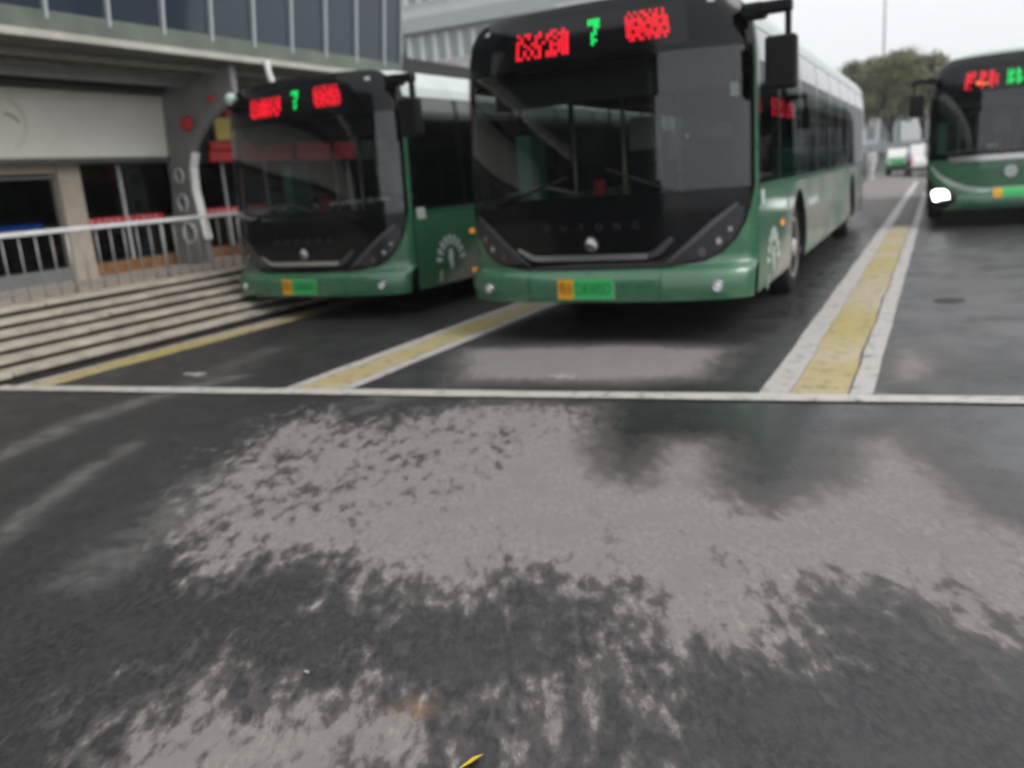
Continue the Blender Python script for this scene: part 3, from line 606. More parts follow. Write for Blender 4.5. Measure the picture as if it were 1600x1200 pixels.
def make_bus(style, pose, label, seed, plate):
    LIFT[:] = {1: (.028, .065), 2: (-.045, -.005), 3: (0, 0)}[seed]
    x0, y0, th = pose; H = 2.605 if style != 'C' else 2.77
    root = empty('city_bus', (x0, y0, 0), th, label, 'bus', 'green city buses parked in the bays')
    L_ = 11.2; top = ztop
    # --- front shell
    ss = [-.985 + 1.97*i/40 for i in range(41)]
    up = [(s, top(s, H)) for s in ss]
    if style != 'C':
        lo_ = [(.5, .56), (.70, .595), (.81, .655), (.885, .75), (.94, .87), (.965, .98), (.985, 1.12)]
        low = sym(lo_) + [(0, .556)] + lo_
        patch('bumper', [(-.999, ZB), (.999, ZB), (.999, 1.12)] + low[::-1] + [(-.999, 1.12)], fr(0), 'green', root, CA, CB)
        patch('front_mask', low + [(.985, 1.14), (-.985, 1.14)], fr(.006), 'black_gloss', root, CA, CB)
        wb, wt, ws = 1.14, 2.16, .965
    else:
        patch('bumper', [(-.999, ZB), (.999, ZB), (.999, 1.12), (-.999, 1.12)], fr(0), 'green', root, CA, CB)
        patch('front_mask', [(-.995, 1.12), (.995, 1.12), (.995, 1.22), (-.995, 1.22)], fr(.002), 'black_gloss', root, CA, CB)
        wb, wt, ws = 1.22, 2.18, .965
    for sg in (-1, 1):
        q = [(ws, wb), (.999, wb), (.999, 1.6), (.999, wt), (ws, wt), (ws, 1.6)]
        patch('corner_pillar', [(.985, 1.12 if style != 'C' else 1.22), (.9995, 1.12 if style != 'C' else 1.22), (.9995, wt), (.985, wt)] if sg > 0 else [(-.9995, 1.12 if style != 'C' else 1.22), (-.985, 1.12 if style != 'C' else 1.22), (-.985, wt), (-.9995, wt)], fr(0), 'green', root, CA, CB)
        pp = [(ws, wb), (.987, wb), (.987, wt), (ws, wt)]; patch('windscreen_surround', pp if sg > 0 else sym(pp), fr(.004), 'black_gloss', root, CA, CB)
    patch('front_header', [(-.999, wt), (.999, wt)] + [(s, top(s, H)) for s in [.999]+[.985-1.97*i/40 for i in range(41)]+[-.999]], fr(.003), 'black_gloss', root, CA, CB+[2.6, 2.65, 2.7])
    wsn = patch('windscreen', [(-ws, wb), (ws, wb), (ws, wt), (-ws, wt)], fr(.003), 'windscreen_glass', root, CA, CB)
    # --- sides
    zroof = top(1, H)-.0
    def side_fn(sg, off=0):
        def g(y, z):
            k = max(0, 1-(y-.32)/.9)
            return (sg*(wz(z)+off), y + (lean(z)*k if y < 1.22 else 0) + .005, lift(z))
        return g
    ca = [.32+.1*i for i in range(10)] + [2+.8*i for i in range(12)]; cb = [.3, .4, .5, .7, .9, 1.1, 1.3, 1.6, 1.9, 2.1, 2.25, 2.34, 2.40]
    def arch(yc, r=.56, zc=.46, n=10):
        a0 = math.asin((zc-ZB)/r); return [(yc-r*math.cos(-a0+(math.pi+2*a0)*i/n), zc+r*math.sin(-a0+(math.pi+2*a0)*i/n)) for i in range(n+1)]
    yF, yR = 2.62, 8.9
    for sg in (-1, 1):
        lower = [(.325, ZB)] + arch(yF) + arch(yR) + [(L_, ZB), (L_, 1.13), (.325, 1.13)]
        patch('lower_side', lower, side_fn(sg), 'mural' if style != 'C' else 'green', root, ca, cb)
        patch('upper_side', [(.325, 2.305), (L_, 2.305), (L_, zroof), (.325, zroof)], side_fn(sg), 'bus_white' if style != 'C' else 'green_dark', root, ca, cb)
        for yc in (yF, yR):
            ar = arch(yc, .57); mb = MB(); n = len(ar)
            mb.add([(sg*(wz(z)-.004), y, z) for y, z in ar] + [(sg*(HW-.42), y, z) for y, z in ar], [(i, i+1, n+i+1, n+i) for i in range(n-1)]); mb.build('wheel_arch', 'black_mat', root, True)
            wheel(root, sg, yc)
        # windows
        edges = [.40, 1.42, 2.75, 4.1, 5.45, 6.8, 8.15, 9.5, 10.9]
        for a, b in zip(edges[:-1], edges[1:]):
            pn = patch('side_window', [(a+.03, 1.13), (b-.03, 1.13), (b-.03, 2.055), (a+.03, 2.055)], side_fn(sg, -.006), 'side_glass', root, ca, cb)
            patch('window_top', [(a+.03, 2.06), (b-.03, 2.06), (b-.03, 2.305), (a+.03, 2.305)], side_fn(sg, -.005), 'window_top_gloss', root, ca, cb+[2.15, 2.2])  # window glass top, added as a separate glossier strip to mirror the sky
        for e in edges[:-1]+[L_-.22]:
            a, b = (e-.075, e+.03) if e > .5 else (.325, e+.03)
            if e > 10: b = L_
            patch('window_pillar', [(a if e > .5 else .325, 1.13), (b, 1.13), (b, 2.305), (a if e > .5 else .325, 2.305)], side_fn(sg, -.003), 'black_gloss', root, ca, cb)
        if style != 'C':
            patch('belt_line', [(.33, 1.10), (L_, 1.10), (L_, 1.145), (.33, 1.145)], side_fn(sg, .004), 'green_dark', root, ca, cb)
            fan(root, sg, 1.0 if sg > 0 else 1.0, .50)
            for zz in (.80, .34):
                if zz < .5 and seed == 1: continue
                MB().box((sg*(wz(zz)-.01), 1.46, zz-.028), (sg*(wz(zz)+.012), 1.56, zz+.028)).build('side_marker', 'amber', root, bevel=.012)
            MB().prism([(3.28, .84), (4.1, .84), (4.06, .915), (3.28, .915)], lambda a, b, d: (sg*(wz(b)+d), a, b), .003, .006).build('side_decal', 'bus_white', root)
            MB().prism([(1.85, .90), (1.97, .90), (1.93, .995), (1.84, .995)], lambda a, b, d: (sg*(wz(b)+d), a, b), .003, .006).build('side_decal', 'bus_white', root)
            MB().prism([(.40, 1.02), (.56, 1.02), (.54, 1.14), (.39, 1.14)], lambda a, b, d: (sg*(wz(b)+d), a, b), .006, .009).build('side_decal', 'bus_white', root)
    # --- roof, rear, underside
    rs_ = [-1+.05*i for i in range(41)]
    rp = lambda s, y: (s*wz(top(s, H)), y + (Ff(s, top(s, H)) if y < .01 else (.3 if y < .5 else 0)), lift(top(s, H)) + ((.03 if style != 'C' else .07) if y > .3 else 0)*(1-abs(s)**4))
    mb = MB(); yk = [0, .25, .6, 1.2, 4, 8, L_]
    for y in yk:
        for s in rs_: mb.v.append(rp(s, y))
    nr = len(rs_)
    mb.f = [(i*nr+j, i*nr+j+1, (i+1)*nr+j+1, (i+1)*nr+j) for i in range(len(yk)-1) for j in range(nr-1)]
    mb.build('roof', 'bus_white' if style != 'C' else 'mint', root, True)
    rl = [(-wz(ZB), ZB), (wz(ZB), ZB), (wz(1.15), 1.15)] + [(s*wz(top(s, H)), lift(top(s, H))) for s in [1-.05*i for i in range(41)]] + [(-wz(1.15), 1.15)]
    MB().prism(rl, lambda a, b, d: (a, d, b), L_, L_+.05).build('rear_panel', 'green_dark', root)
    MB().box((-HW+.06, .45, ZB+.02), (HW-.06, L_-.02, ZB+.06)).build('underfloor', 'black_mat', root)
    MB().box((-HW+.45, 1.5, .22), (HW-.45, 3.7, ZB+.02)).build('axle', 'black_mat', root); MB().box((-HW+.45, 8.0, .22), (HW-.45, 9.8, ZB+.02)).build('axle', 'black_mat', root)
    # --- interior
    MB().box((-HW+.05, .5, .36), (HW-.05, L_-.05, .42)).build('cabin_floor', 'floor_in', root)
    MB().box((-HW+.09, .45, 2.20), (HW-.09, L_-.05, 2.24)).box((-HW+.05, .9, 2.14), (-HW+.30, L_-.05, 2.199)).box((HW-.30, .9, 2.14), (HW-.05, L_-.05, 2.199)).build('cabin_ceiling', 'interior', root)
    ds = MB(); pr = [(.36, .50), (.36, 1.05), (.48, 1.16), (.72, 1.14), (.80, .95), (.80, .50)]
    ds.prism(pr, lambda a, b, d: (d, a, b), -1.05, 1.05); dash = ds.build('dashboard', 'interior', root, bevel=.015)
    MB().tube([(-1.0, .46, 1.22), (-.6, .44, 1.27), (-.35, .46, 1.21), (-.3, .5, 1.16)], .014, 8).build('dashboard_rail', 'pale_in', root, True)
    sw = MB(); n = 20; cc = Vector((.62, .86, 1.22)); ax = Vector((0, .45, .9)).normalized(); a_ = Vector((1, 0, 0)); b_ = ax.cross(a_)
    sw.tube([cc + (a_*math.cos(2*math.pi*i/n)+b_*math.sin(2*math.pi*i/n))*.21 for i in range(n+1)], .015, 8); sw.tube([cc-a_*.2, cc+a_*.2], .012, 6); sw.tube([cc, cc-ax*.25], .02, 6)
    sw.build('steering_wheel', 'rubber', root, True)
    seat(root, .62, 1.25, 'seat_dark', .55)
    MB().box((.25, 1.85, .42), (1.12, 1.89, 1.55)).build('driver_partition', 'interior', root); MB().box((.25, 1.86, 1.56), (1.12, 1.875, 2.15)).build('partition_glass', 'side_glass', root)
    for k, (px, py) in enumerate(((-.15, 1.3), (-.75, 1.55), (.2, 1.95), (-.28, 3.0), (.28, 4.2), (-.28, 5.2), (.28, 6.0))):
        MB().tube([(px, py, .42), (px, py, 2.2)], .017, 8).build('grab_pole', 'pole_in', root, True)
    for px in (-.35, .35): MB().tube([(px, 2.1, 2.02), (px, 9.5, 2.02)], .015, 6).build('grab_rail', 'pole_in', root, True)
    for k in range(6):
        for px in (-.98, -.52, .52, .98):
            if k == 0 and px < 0: continue
            seat(root, px, 3.4+.85*k, 'seat_teal' if (k+int(px*10)) % 2 else 'seat_dark')
    MB().box((-.22, 1.7, 1.55), (.10, 1.74, 1.86)).build('info_screen', 'pale_in', root, bevel=.01)
    MB().box((-.18, .52, 1.10), (-.08, .58, 1.30)).build('fire_box', 'red_in', root, bevel=.01)
    MB().box((-1.10, .95, .95), (-.95, 1.30, 1.75)).build('door_panel', 'seat_teal', root, bevel=.01)
    MB().box((-1.02, .42, 1.95), (1.02, .52, 2.17)).build('sun_visor', 'interior', root, bevel=.01)
    if seed == 1: cards = ((.86, .905, 1.80, 1.90), (.60, .62, 1.52, 1.56))
    elif seed == 2: cards = ((-.62, -.40, 1.205, 1.275), (-.86, -.80, 1.20, 1.27))
    else: cards = ((-.30, -.18, 1.26, 1.34),)
    for a, b, c_, d_ in cards: patch('paper_card', [(a, c_), (b, c_), (b, d_), (a, d_)], fr(-.012), 'card_white', root)
    # --- mirror(s), wipers
    def mirror(sg, big=True):
        x = sg*HW
        bx = lambda a, b: ((min(sg*a[0], sg*b[0]), a[1], a[2]), (max(sg*a[0], sg*b[0]), b[1], b[2]))
        m_ = MB().box(*bx((1.16, .18, 2.375), (1.34, .34, 2.49))).build('mirror_arm', 'rubber', root, bevel=.03)
        MB().box(*bx((1.30, .13, 2.39), (1.53, .24, 2.475))).build('arm_end', 'rubber', m_, bevel=.02)
        MB().box(*bx((1.48, .15, 2.21), (1.52, .22, 2.40))).build('arm_strut', 'rubber', m_, bevel=.008)
        MB().box(*bx((1.34, .12, 1.86), (1.565, .25, 2.235))).build('mirror_housing', 'rubber', m_, bevel=.025)
        MB().box(*bx((1.36, .251, 1.89), (1.545, .256, 2.20))).build('mirror_glass', 'chrome', m_)
    mirror(1)
    if style == 'C': mirror(-1)
    for s0, s1, z1 in ((.10, .62, 1.34), (-.72, -.16, 1.30)):
        pts = [fr(.03)(s0+(s1-s0)*t, (wb-.04)+(z1-wb+.04)*((1-t) if s0 > 0 else t)) for t in (0, .33, .66, 1)]
        MB().tube(pts, [.014, .011, .009, .007], 6).build('wiper', 'rubber', root, True)
    # --- destination board
    if style != 'C':
        zz = -.0 if seed == 1 else -.04
        patch('display_window', [(-.60, 2.205), (.64, 2.205), (.64, 2.505), (-.60, 2.505)], fr(.007), 'lens_dark', root, CA, CB)
        led('led_text', TXT_L if seed == 1 else TXT_L2, -.52, -.125, 2.235, 2.435, 'led_red', root)
        led('led_text', TXT_R, .26, .535, 2.26, 2.475, 'led_red', root)
        led('led_number', SEVEN, .005, .09, 2.27, 2.465, 'led_green', root)
        for sg in (-1, 1): patch('marker_lamp', [(sg*.80-.022, 2.475), (sg*.80+.022, 2.475), (sg*.80+.022, 2.51), (sg*.80-.022, 2.51)], fr(.012), 'lens_grey', root, CA)
        sideled = ['111110011', '101110111', '110110101', '111010111', '101110111', '111110110']
        if seed == 1: led('side_led', sideled, 1.05, 2.3, 1.72, 1.87, 'led_red', root, fn=lambda y, z: (wz(z)-.012, y, z))
        # lamps and trim
        for sg in (-1, 1):
            q = [(.485, .606), (.70, .612), (.80, .668), (.872, .762), (.925, .88), (.935, .99), (.88, 1.0)]; q = q if sg > 0 else sym(q)
            hl = patch('headlight', q, fr(.012), 'lens_smoke', root, CA, CB)
            bar = band([(sg*.482, .600), (sg*.62, .735), (sg*.76, .885), (sg*.90, 1.02)], [.016, .034, .034, .02]); patch('light_bar', bar, fr(.018), 'lens_bar', hl, CA, CB)
            for (a, b, r_) in ((.69, .668, .026), (.79, .742, .024), (.856, .828, .016)):
                pts = [(sg*a + r_*.8*math.cos(t)*.8, b + r_*math.sin(t)) for t in [2*math.pi*i/12 for i in range(12)]]
                patch('lamp_lens', pts, fr(.017), 'lens_bar' if r_ == .026 else 'lens_grey', hl)
                ring = [(sg*a + (r_+.012)*.8*math.cos(t)*.8, b + (r_+.012)*math.sin(t)) for t in [2*math.pi*i/12 for i in range(12)]]
                patch('lamp_ring', ring, fr(.0145), 'chrome_dark', hl)
            fg = MB(); cx, cz = sg*.80, .41
            fp = Vector(fr(0)(cx, cz)); fg.lathe([(-.03, .046), (.012, .046), (.016, .038), (.004, .034), (.008, .02)], (sg*.25, -1, 0), fp, 20); fo = fg.build('fog_lamp', 'chrome', root, True)
            MB().lathe([(.004, .030), (.012, .022), (.016, .008)], (sg*.25, -1, 0), fp, 16).build('lamp_lens', 'lens_white', fo, True)
        ch = [(-.565, .735), (-.455, .665), (-.40, .655), (.355, .652)]
        patch('grille_trim', band(ch, [.03, .042, .045, .045]), fr(.016), 'chrome', root, CA, CB)
        patch('grille_trim', band([(.36, .652), (.42, .68), (.515, .785)], [.045, .05, .036]), fr(.015), 'chrome_dark', root, CA, CB)
        # round emblem
        em = patch('emblem', [(-.018+.052*math.cos(t), .762+.066*math.sin(t)) for t in [2*math.pi*i/24 for i in range(24)]], fr(.014), 'chrome_dark', root)
        patch('emblem_wing', [(-.055, .775), (-.03, .815), (0.0, .80), (.018, .765), (.016, .725), (.0, .75), (-.02, .76)], fr(.018), 'lens_white', em)
        patch('emblem_wing', [(-.045, .74), (-.02, .745), (-.0, .725), (-.005, .712), (-.03, .715)], fr(.018), 'chrome', em)
        for i, chr_ in enumerate('YUTONG'):
            bend_text('letter', chr_, .075, fr(.013), 'chrome_dark', root, -.33+.123*i, .895, .9/HW*1.2)
        # seams
        for sg in (-1, 1): patch('panel_gap', [(sg*.455-.003, ZB+.01), (sg*.455+.003, ZB+.01), (sg*.455+.003, .553), (sg*.455-.003, .553)], fr(.003), 'black_mat', root, CA, CB)
        px0, px1, pz0, pz1 = -.235, .155, .335, .495
    else:
        patch('display_window', [(-.70, 2.19), (.70, 2.19), (.70, 2.54), (-.70, 2.54)], fr(.007), 'lens_dark', root, CA, CB)
        led('led_text', glyphs(3, 31, .5, 8, 4), -.61, -.195, 2.225, 2.50, 'led_red', root); led('led_text', glyphs(2, 33, .2, 3, 3), -.50, -.30, 2.245, 2.35, 'led_orange', root, .014)
        led('led_text', glyphs(3, 35, .5, 8, 4), -.115, .20, 2.25, 2.49, 'led_green', root); led('led_text', glyphs(3, 37, .5, 8, 4), .28, .60, 2.25, 2.49, 'led_red', root)
        patch('chrome_band', [(-.72, 1.075), (.72, 1.075), (.76, 1.165), (-.76, 1.165)], fr(.02), 'chrome', root, CA, CB)
        sws = [(-.955, 1.03), (-.85, .86), (-.70, .73), (-.52, .635), (-.34, .60), (-.15, .60)]
        for sg in (-1, 1):
            b_ = band(sws, [.03, .06, .085, .09, .075, .05]); b_ = b_ if sg < 0 else sym(b_); patch('swoosh_trim', b_, fr(.022), 'mint', root, CA, CB)
            cor = [(-.985, .86), (-.90, .70), (-.74, .60), (-.62, .55), (-.66, .42), (-.80, .30), (-.985, .30)]; cor = cor if sg < 0 else sym(cor)
            hl = patch('headlight', cor, fr(.010), 'lens_dark', root, CA, CB)
            lp = [(-.935, .60), (-.88, .645), (-.78, .635), (-.735, .60), (-.715, .49), (-.80, .485), (-.86, .455), (-.905, .455)]; lp = lp if sg < 0 else sym(lp)
            patch('lit_lamp', lp, fr(.018), 'lamp_lit' if sg < 0 else 'lens_white', hl, CA, CB)
        patch('lower_grille', [(-.55, ZB+.02), (.55, ZB+.02), (.60, .40), (-.60, .40)], fr(.008), 'green_dark', root, CA, CB)
        em = patch('emblem', [(-.015+.075*math.cos(t), .885+.10*math.sin(t)) for t in [2*math.pi*i/24 for i in range(24)]], fr(.016), 'chrome', root)
        patch('emblem_wing', [(-.07, .87), (-.03, .94), (.03, .92), (.04, .86), (.0, .88)], fr(.02), 'mint', em)
        px0, px1, pz0, pz1 = -.205, .155, .475, .63
    # --- number plate
    pl = patch('number_plate', [(px0-.008, pz0-.008), (px1+.008, pz0-.008), (px1+.008, pz1+.008), (px0-.008, pz1+.008)], fr(.014), 'plate_rim', root)
    xm = px0 + (px1-px0)*.285
    patch('plate_field', [(px0, pz0), (xm, pz0), (xm, pz1), (px0, pz1)], fr(.018), 'plate_yellow', pl); patch('plate_field', [(xm+.001, pz0), (px1, pz0), (px1, pz1), (xm+.001, pz1)], fr(.018), 'plate_green', pl)
    bend_text('plate_text', plate[0], .115, fr(.020), 'plate_ink_y', pl, (px0+xm)/2, (pz0+pz1)/2, .72/HW)
    bend_text('plate_text', plate[1], .125, fr(.020), 'plate_ink', pl, (xm+px1)/2, (pz0+pz1)/2, .72/HW)
    return root
busA = make_bus('A', (-2.52, 6.62, .004), 'large green bus in the middle with black front mask, seen nearest', 1, ('粤B', 'D8305D'))
busB = make_bus('B', (-6.298, 7.56, -.042), 'green bus on the left beside the granite steps, partly behind the middle bus', 2, ('粤B', 'D0860D'))
busC = make_bus('C', (1.06, 16.5, .02), 'green bus at the right edge with one white lamp lit and pale swoosh trim', 3, ('粤B', 'D5280D'))
# small round housing on the top corner of the left bus
hn = MB().lathe([(-.07, .02), (-.05, .055), (0, .07), (.05, .055), (.07, .02)], (0, 0, 1), (-1.12, .30, 2.50), 16).build('corner_housing', 'mint', busB, True)

# ------------------------------------------------------------------ far office block
FY = 46.0
ob = empty('office_block', (-19, FY, 0), 0, 'large pale grey office block with rows of narrow windows behind the buses', 'building')
def O_(name, a, b, m, parent=None):
    o = MB().box(a, b).build(name, m, parent or ob)
    if parent is None: o.matrix_parent_inverse = Matrix.Translation((19, -FY, 0))
    return o
O_('wall', (-34, FY, 0), (-10.6, FY+6, 17.5), 'wall_pale')
for z in (6.75, 10.05, 13.4): O_('cornice', (-34.1, FY-.6, z), (-10.4, FY-.002, z+.80), 'wall_band')
for lev, z in enumerate((8.45, 11.75)):
    x = -33.4
    while x < -11.5:
        O_('window', (x, FY-.05, z+.05), (x+.50, FY-.003, z+1.20), 'pane_pale')
        O_('pier', (x+.56, FY-.22, z-.12), (x+.76, FY-.004, z+1.45), 'wall_white')
        x += .86
x = -33.8
while x < -11:
    O_('column', (x, FY-.45, 0), (x+.55, FY-.005, 6.74), 'wall_pink'); O_('fin', (x+.1, FY-.2, 7.56), (x+.6, FY-.006, 8.25), 'wall_pink'); x += 1.3
# ------------------------------------------------------------------ trees and the far end of the yard
def tree(x, y, h, cr, label, seed, lean_=0, low=.36):
    r = random.Random(seed); root = empty('street_tree', (x, y, 0), 0, label, 'tree', 'trees at the far end of the yard')
    tb = h*low
    mb = MB().tube([(0, 0, 0), (.03, 0, tb*.5), (lean_*.4, .05, tb), (lean_*.7, .05, h*.62)], [.20, .16, .14, .07], 10)
    tips = []
    for k in range(9):
        a = 2*math.pi*k/9 + r.uniform(-.3, .3); z0 = tb*r.uniform(.75, 1.1); R_ = cr*r.uniform(.45, .8)
        tip = Vector((lean_*.6 + R_*math.cos(a), R_*math.sin(a)*.9, tb + (h-tb)*r.uniform(.25, .75)))
        mb.tube([(lean_*.35, .04, z0), Vector((lean_*.35, .04, z0)).lerp(tip, .5)+Vector((0, 0, .15)), tip], [.06, .04, .012], 6); tips.append(tip)
    mb.build('trunk', 'bark', root, True)
    vs, fs = [], []; cl = []
    for k in range(150):
        a = r.uniform(0, 2*math.pi); u = r.random()**.45; el = r.uniform(-.75, 1)
        cl.append((Vector((lean_*.6 + cr*u*math.cos(a)*math.sqrt(max(0, 1-.8*el*el)), cr*u*math.sin(a)*math.sqrt(max(0, 1-.8*el*el)), tb*1.12 + (h-tb*1.12)*(.5+.5*el*(.75+.25*u)) + (-.25 if u > .85 else 0))), r.uniform(.35, .75)))
    for cen, rad in cl:
        for _ in range(70):
            d = Vector((r.gauss(0, 1), r.gauss(0, 1), r.gauss(0, .8))); d = d.normalized()*rad*r.random()**.4
            p = cen+d; n_ = Vector((r.gauss(0, 1), r.gauss(0, 1), r.gauss(.4, 1))).normalized(); a_ = n_.orthogonal().normalized(); b_ = n_.cross(a_); t = r.uniform(0, 6.28); s = r.uniform(.09, .16)
            a2 = a_*math.cos(t)+b_*math.sin(t); b2 = n_.cross(a2); i = len(vs)
            vs += [p-a2*s, p+b2*s*.5, p+a2*s, p-b2*s*.5]; fs.append((i, i+1, i+2, i+3))
    me = bpy.data.meshes.new('crown'); me.from_pydata([tuple(v) for v in vs], [], fs); link('crown', me, 'leaves', root)
    return root
tree(-3.25, 69, 8.1, 2.5, 'round olive green tree with dark trunk between the middle and right buses', 3)
tree(-5.6, 72, 7.9, 2.4, 'olive tree half hidden behind the rear of the middle bus', 5)
tree(-1.2, 71, 7.6, 2.3, 'olive tree half hidden behind the roof corner of the right bus', 8)
ms = MB().tube([(-5.05, 90, 0), (-5.05, 90, 10), (-5.05, 90, 20)], [.12, .09, .06], 8).build('mast', 'steel_grey', None, True); tag(ms, 'tall thin grey mast rising behind the trees', 'mast')
fb = empty('distant_building', (-4, 96, 0), 0, 'pale hazy buildings far beyond the trees at the end of the yard', 'building')
for a, b, m_ in (((-9, 0, 0), (-.9, 8, 7.2), 'far_wall_hazed'), ((-.7, -1, 0), (.1, 6, 6.6), 'far_teal'), ((.3, 0, 0), (4.2, 9, 7.0), 'far_wall_hazed')): MB().box(a, b).build('wall_block', m_, fb)
for k in range(6):
    for z in (2.5, 4.9): MB().box((-8.4+1.4*k, -.06, z), (-7.6+1.4*k, -.003, z+1.3)).build('window', 'pane_pale', fb)
fw = empty('yard_wall', (-3, 66, 0), 0, 'low dark grey wall with a lean-to roof across the far end of the yard', 'wall')
MB().box((-9, 0, 0), (3.2, .3, 1.15)).build('wall_body', 'wall_pale', fw)
MB().prism([(-1.2, 1.25), (.6, 1.75), (.6, 1.85), (-1.2, 1.35)], lambda a, b, d: (d, a, b), -9, 3.2).build('lean_to_roof', 'far_dark', fw)
for k in range(5): MB().box((-8+2.6*k, -1.1, 0), (-7.86+2.6*k, -.96, 1.27)).build('roof_post', 'wall_white', fw)

def small_van(loc, rz, label, wd, ln, h, up, lo, tail=False):
    root = empty('parked_van' if h > 1.5 else 'parked_car', loc, rz, label, 'car', 'vehicles at the far end of the yard'); w2 = wd/2; hh = h
    prof = [(0, .28), (0, .62), (.12, .78), (.55, .92), (.95, hh-.05), (1.2, hh), (ln-.35, hh), (ln-.1, hh-.1), (ln, .9), (ln, .28)]
    low_ = [(0, .25), (0, .62), (.12, .80), (.55, .93), (ln, .93), (ln, .25)]
    MB().prism(low_, lambda a, b, d: (d, a, b), -w2, w2).build('body', lo, root, bevel=.03)
    cab = [(.56, .935), (.95, hh-.05), (1.2, hh), (ln-.35, hh), (ln-.1, hh-.1), (ln-.02, .935)]
    MB().prism(cab, lambda a, b, d: (d, a, b), -w2+.06, w2-.06).build('cabin', up, root, bevel=.03)
    MB().add([(-w2+.14, .585, .96), (w2-.14, .585, .96), (w2-.17, .93, hh-.10), (-w2+.17, .93, hh-.10)], [(0, 1, 2, 3)]).build('windscreen', 'pane_pale', root)
    for sx_ in (-1, 1):
        for yw in (.6, ln-.6): MB().lathe([(-.09, .2), (-.09, .27), (.09, .27), (.09, .2)], (sx_, 0, 0), (sx_*(w2-.1), yw, .27), 16).build('wheel', 'tyre', root, True)
        MB().box((sx_*(w2-.2)-.1, -.02, .62 if not tail else .66), (sx_*(w2-.2)+.1, .02, .74 if not tail else .98)).build('tail_light' if tail else 'headlight', 'tail_red' if tail else 'lens_white', root)
    MB().box((-w2+.05, -.04, .27), (w2-.05, .0, .42)).build('bumper', 'rubber', root)
    return root
small_van((-2.05, 51, 0), 0, 'small green and white car facing the camera at the far end of the yard', 1.2, 3.2, 1.38, 'car_white', 'car_green')
small_van((-.75, 47, 0), .0, 'white van with red tail light beside the right bus at the far end', 1.5, 4.0, 1.5, 'car_white', 'car_white', True)

def person(loc, h, label, shirt, legs, seed):
    root = empty('person', loc, random.Random(seed).uniform(0, 6), label, 'person', 'people walking at the far end of the yard')
    me = bpy.data.meshes.new('body'); s = h/1.7
    J = [((0, 0, .92), .15), ((0, 0, 1.15), .14), ((0, 0, 1.38), .15), ((0, 0, 1.48), .06), ((0, -.01, 1.58), .095), ((0, -.01, 1.68), .08),
         ((.10, 0, .88), .10), ((.11, -.10, .48), .07), ((.11, -.04, .08), .05), ((.11, -.14, .03), .045),
         ((-.10, 0, .88), .10), ((-.11, .10, .48), .07), ((-.11, .18, .10), .05), ((-.11, .09, .03), .045),
         ((.20, 0, 1.38), .065), ((.25, .05, 1.12), .05), ((.26, -.05, .88), .04), ((-.20, 0, 1.38), .065), ((-.25, -.05, 1.12), .05), ((-.26, -.12, .90), .04)]
    E_ = [(0,1),(1,2),(2,3),(3,4),(4,5),(0,6),(6,7),(7,8),(8,9),(0,10),(10,11),(11,12),(12,13),(2,14),(14,15),(15,16),(2,17),(17,18),(18,19)]
    me.from_pydata([tuple(c*s for c in p) for p, _ in J], E_, []); o = link('body', me, shirt, root)
    md = o.modifiers.new('skin', 'SKIN'); sv = me.skin_vertices[0].data
    for i, (_, r_) in enumerate(J): sv[i].radius = (r_*s, r_*s)
    sv[0].use_root = True; sd = o.modifiers.new('sub', 'SUBSURF'); sd.levels = 1; sd.render_levels = 1
    bpy.context.view_layer.update(); m2 = bpy.data.meshes.new_from_object(o.evaluated_get(bpy.context.evaluated_depsgraph_get())); o.modifiers.clear(); o.data = m2
    m2.materials.clear()
    for m_ in (shirt, legs, 'skin', 'hair'): m2.materials.append(M[m_])
    for p in m2.polygons:
        c = p.center/s; p.material_index = 1 if c.z < .92 else (3 if c.z > 1.6 or (c.z > 1.52 and c.y > .03) else (2 if c.z > 1.47 else 0))
    m2.shade_smooth(); return root
person((-2.95, 45.5, 0), 1.5, 'person in pale clothes standing left of the small green and white car', 'cloth_white', 'cloth_white', 2)
person((-1.30, 44, 0), 1.5, 'person in bluish white top standing right of the small green and white car', 'cloth_blue', 'cloth_dark', 4)
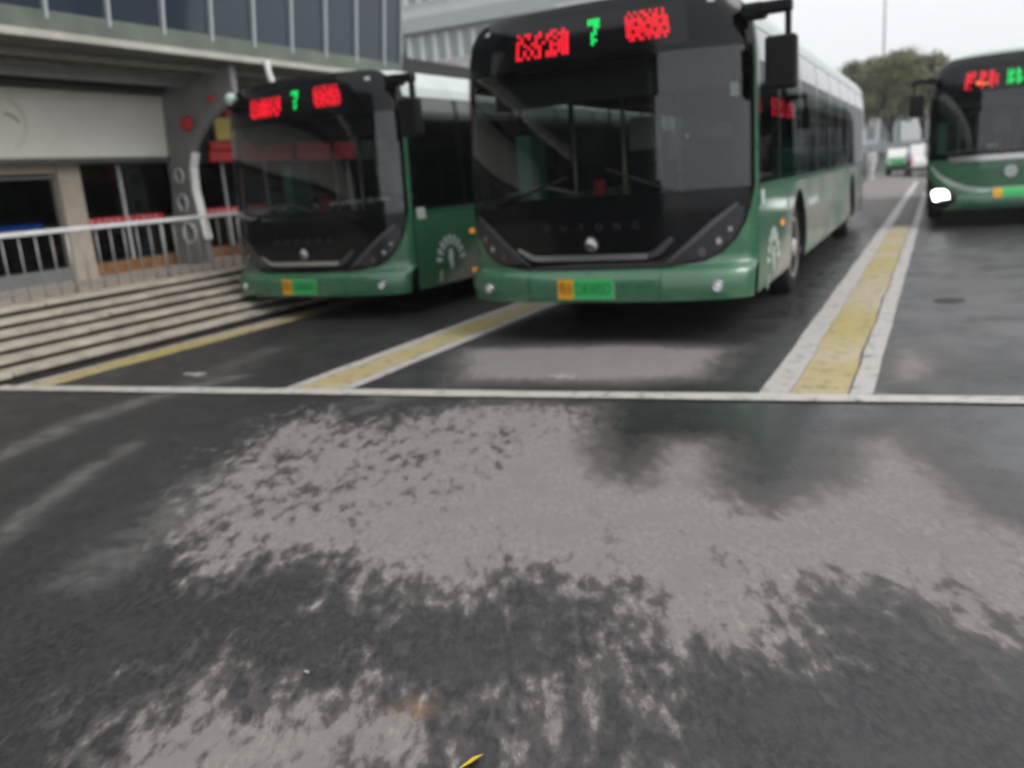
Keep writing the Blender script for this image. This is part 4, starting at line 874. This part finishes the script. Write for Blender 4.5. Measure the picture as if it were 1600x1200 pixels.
person((-3.2, 43, 0), 1.55, 'person in dark clothes beside the rear of the middle bus', 'cloth_dark', 'cloth_dark', 6)

pi = person((-6.298+.10+.07, 7.56+1.7, .42), 1.62, 'person in pale green top standing inside the left bus behind its windscreen', 'shirt_pale', 'cloth_blue', 9); pi['group'] = 'person aboard the left bus'
# ------------------------------------------------------------------ hall behind the photographer, seen only as a dark reflection in the windscreens
hb2 = empty('depot_hall', (-14, -13, 0), 0, 'dark depot hall reflected in the bus windscreens', 'building')
MB().box((-22, -12, 0), (9.5, 0, 9.5)).build('wall', 'hall_dark', hb2)
MB().box((-22.5, -12.5, 8.0), (10.3, 1.6, 10.0)).build('roof', 'hall_dark', hb2)
MB().box((9.52, -10, 0), (11.0, -.5, 3.2)).build('annex', 'hall_dark', hb2)
for k in range(9): MB().box((-21+3.4*k, -.003, 1.2), (-18.6+3.4*k, .08, 6.8)).build('door_bay', 'dark_wall', hb2)

wk = empty('workshop', (19, 17, 0), 0, 'workshop along the right side of the yard, reflected in the curtain wall', 'building')
MB().box((-5, -13, 0), (6, 13, 6.2)).build('wall', 'hall_dark', wk); MB().box((-5.8, -13.5, 6.2), (6.5, 13.5, 6.6)).build('roof', 'canopy', wk)
for k in range(6): MB().box((-5.08, -12.5+4.2*k, .1), (-5.003, -9.6+4.2*k, 4.2)).build('door_bay', 'wall_band', wk)

hz = MB().box((-122, -62, -1), (122, 142, 21)).build('haze', 'wall_white'); hz['kind'] = 'stuff'; hz['label'] = 'thin pale damp haze over the whole yard'
hm = bpy.data.materials.new('haze_air'); hm.use_nodes = True; hn_ = hm.node_tree; hn_.nodes.remove(hn_.nodes['Principled BSDF'])
pvn = hn_.nodes.new('ShaderNodeVolumePrincipled'); pvn.inputs['Color'].default_value = (.92, .94, .96, 1); pvn.inputs['Density'].default_value = .0009; pvn.inputs['Anisotropy'].default_value = .2
hn_.links.new(pvn.outputs[0], hn_.nodes['Material Output'].inputs['Volume']); hz.data.materials.clear(); hz.data.materials.append(hm)
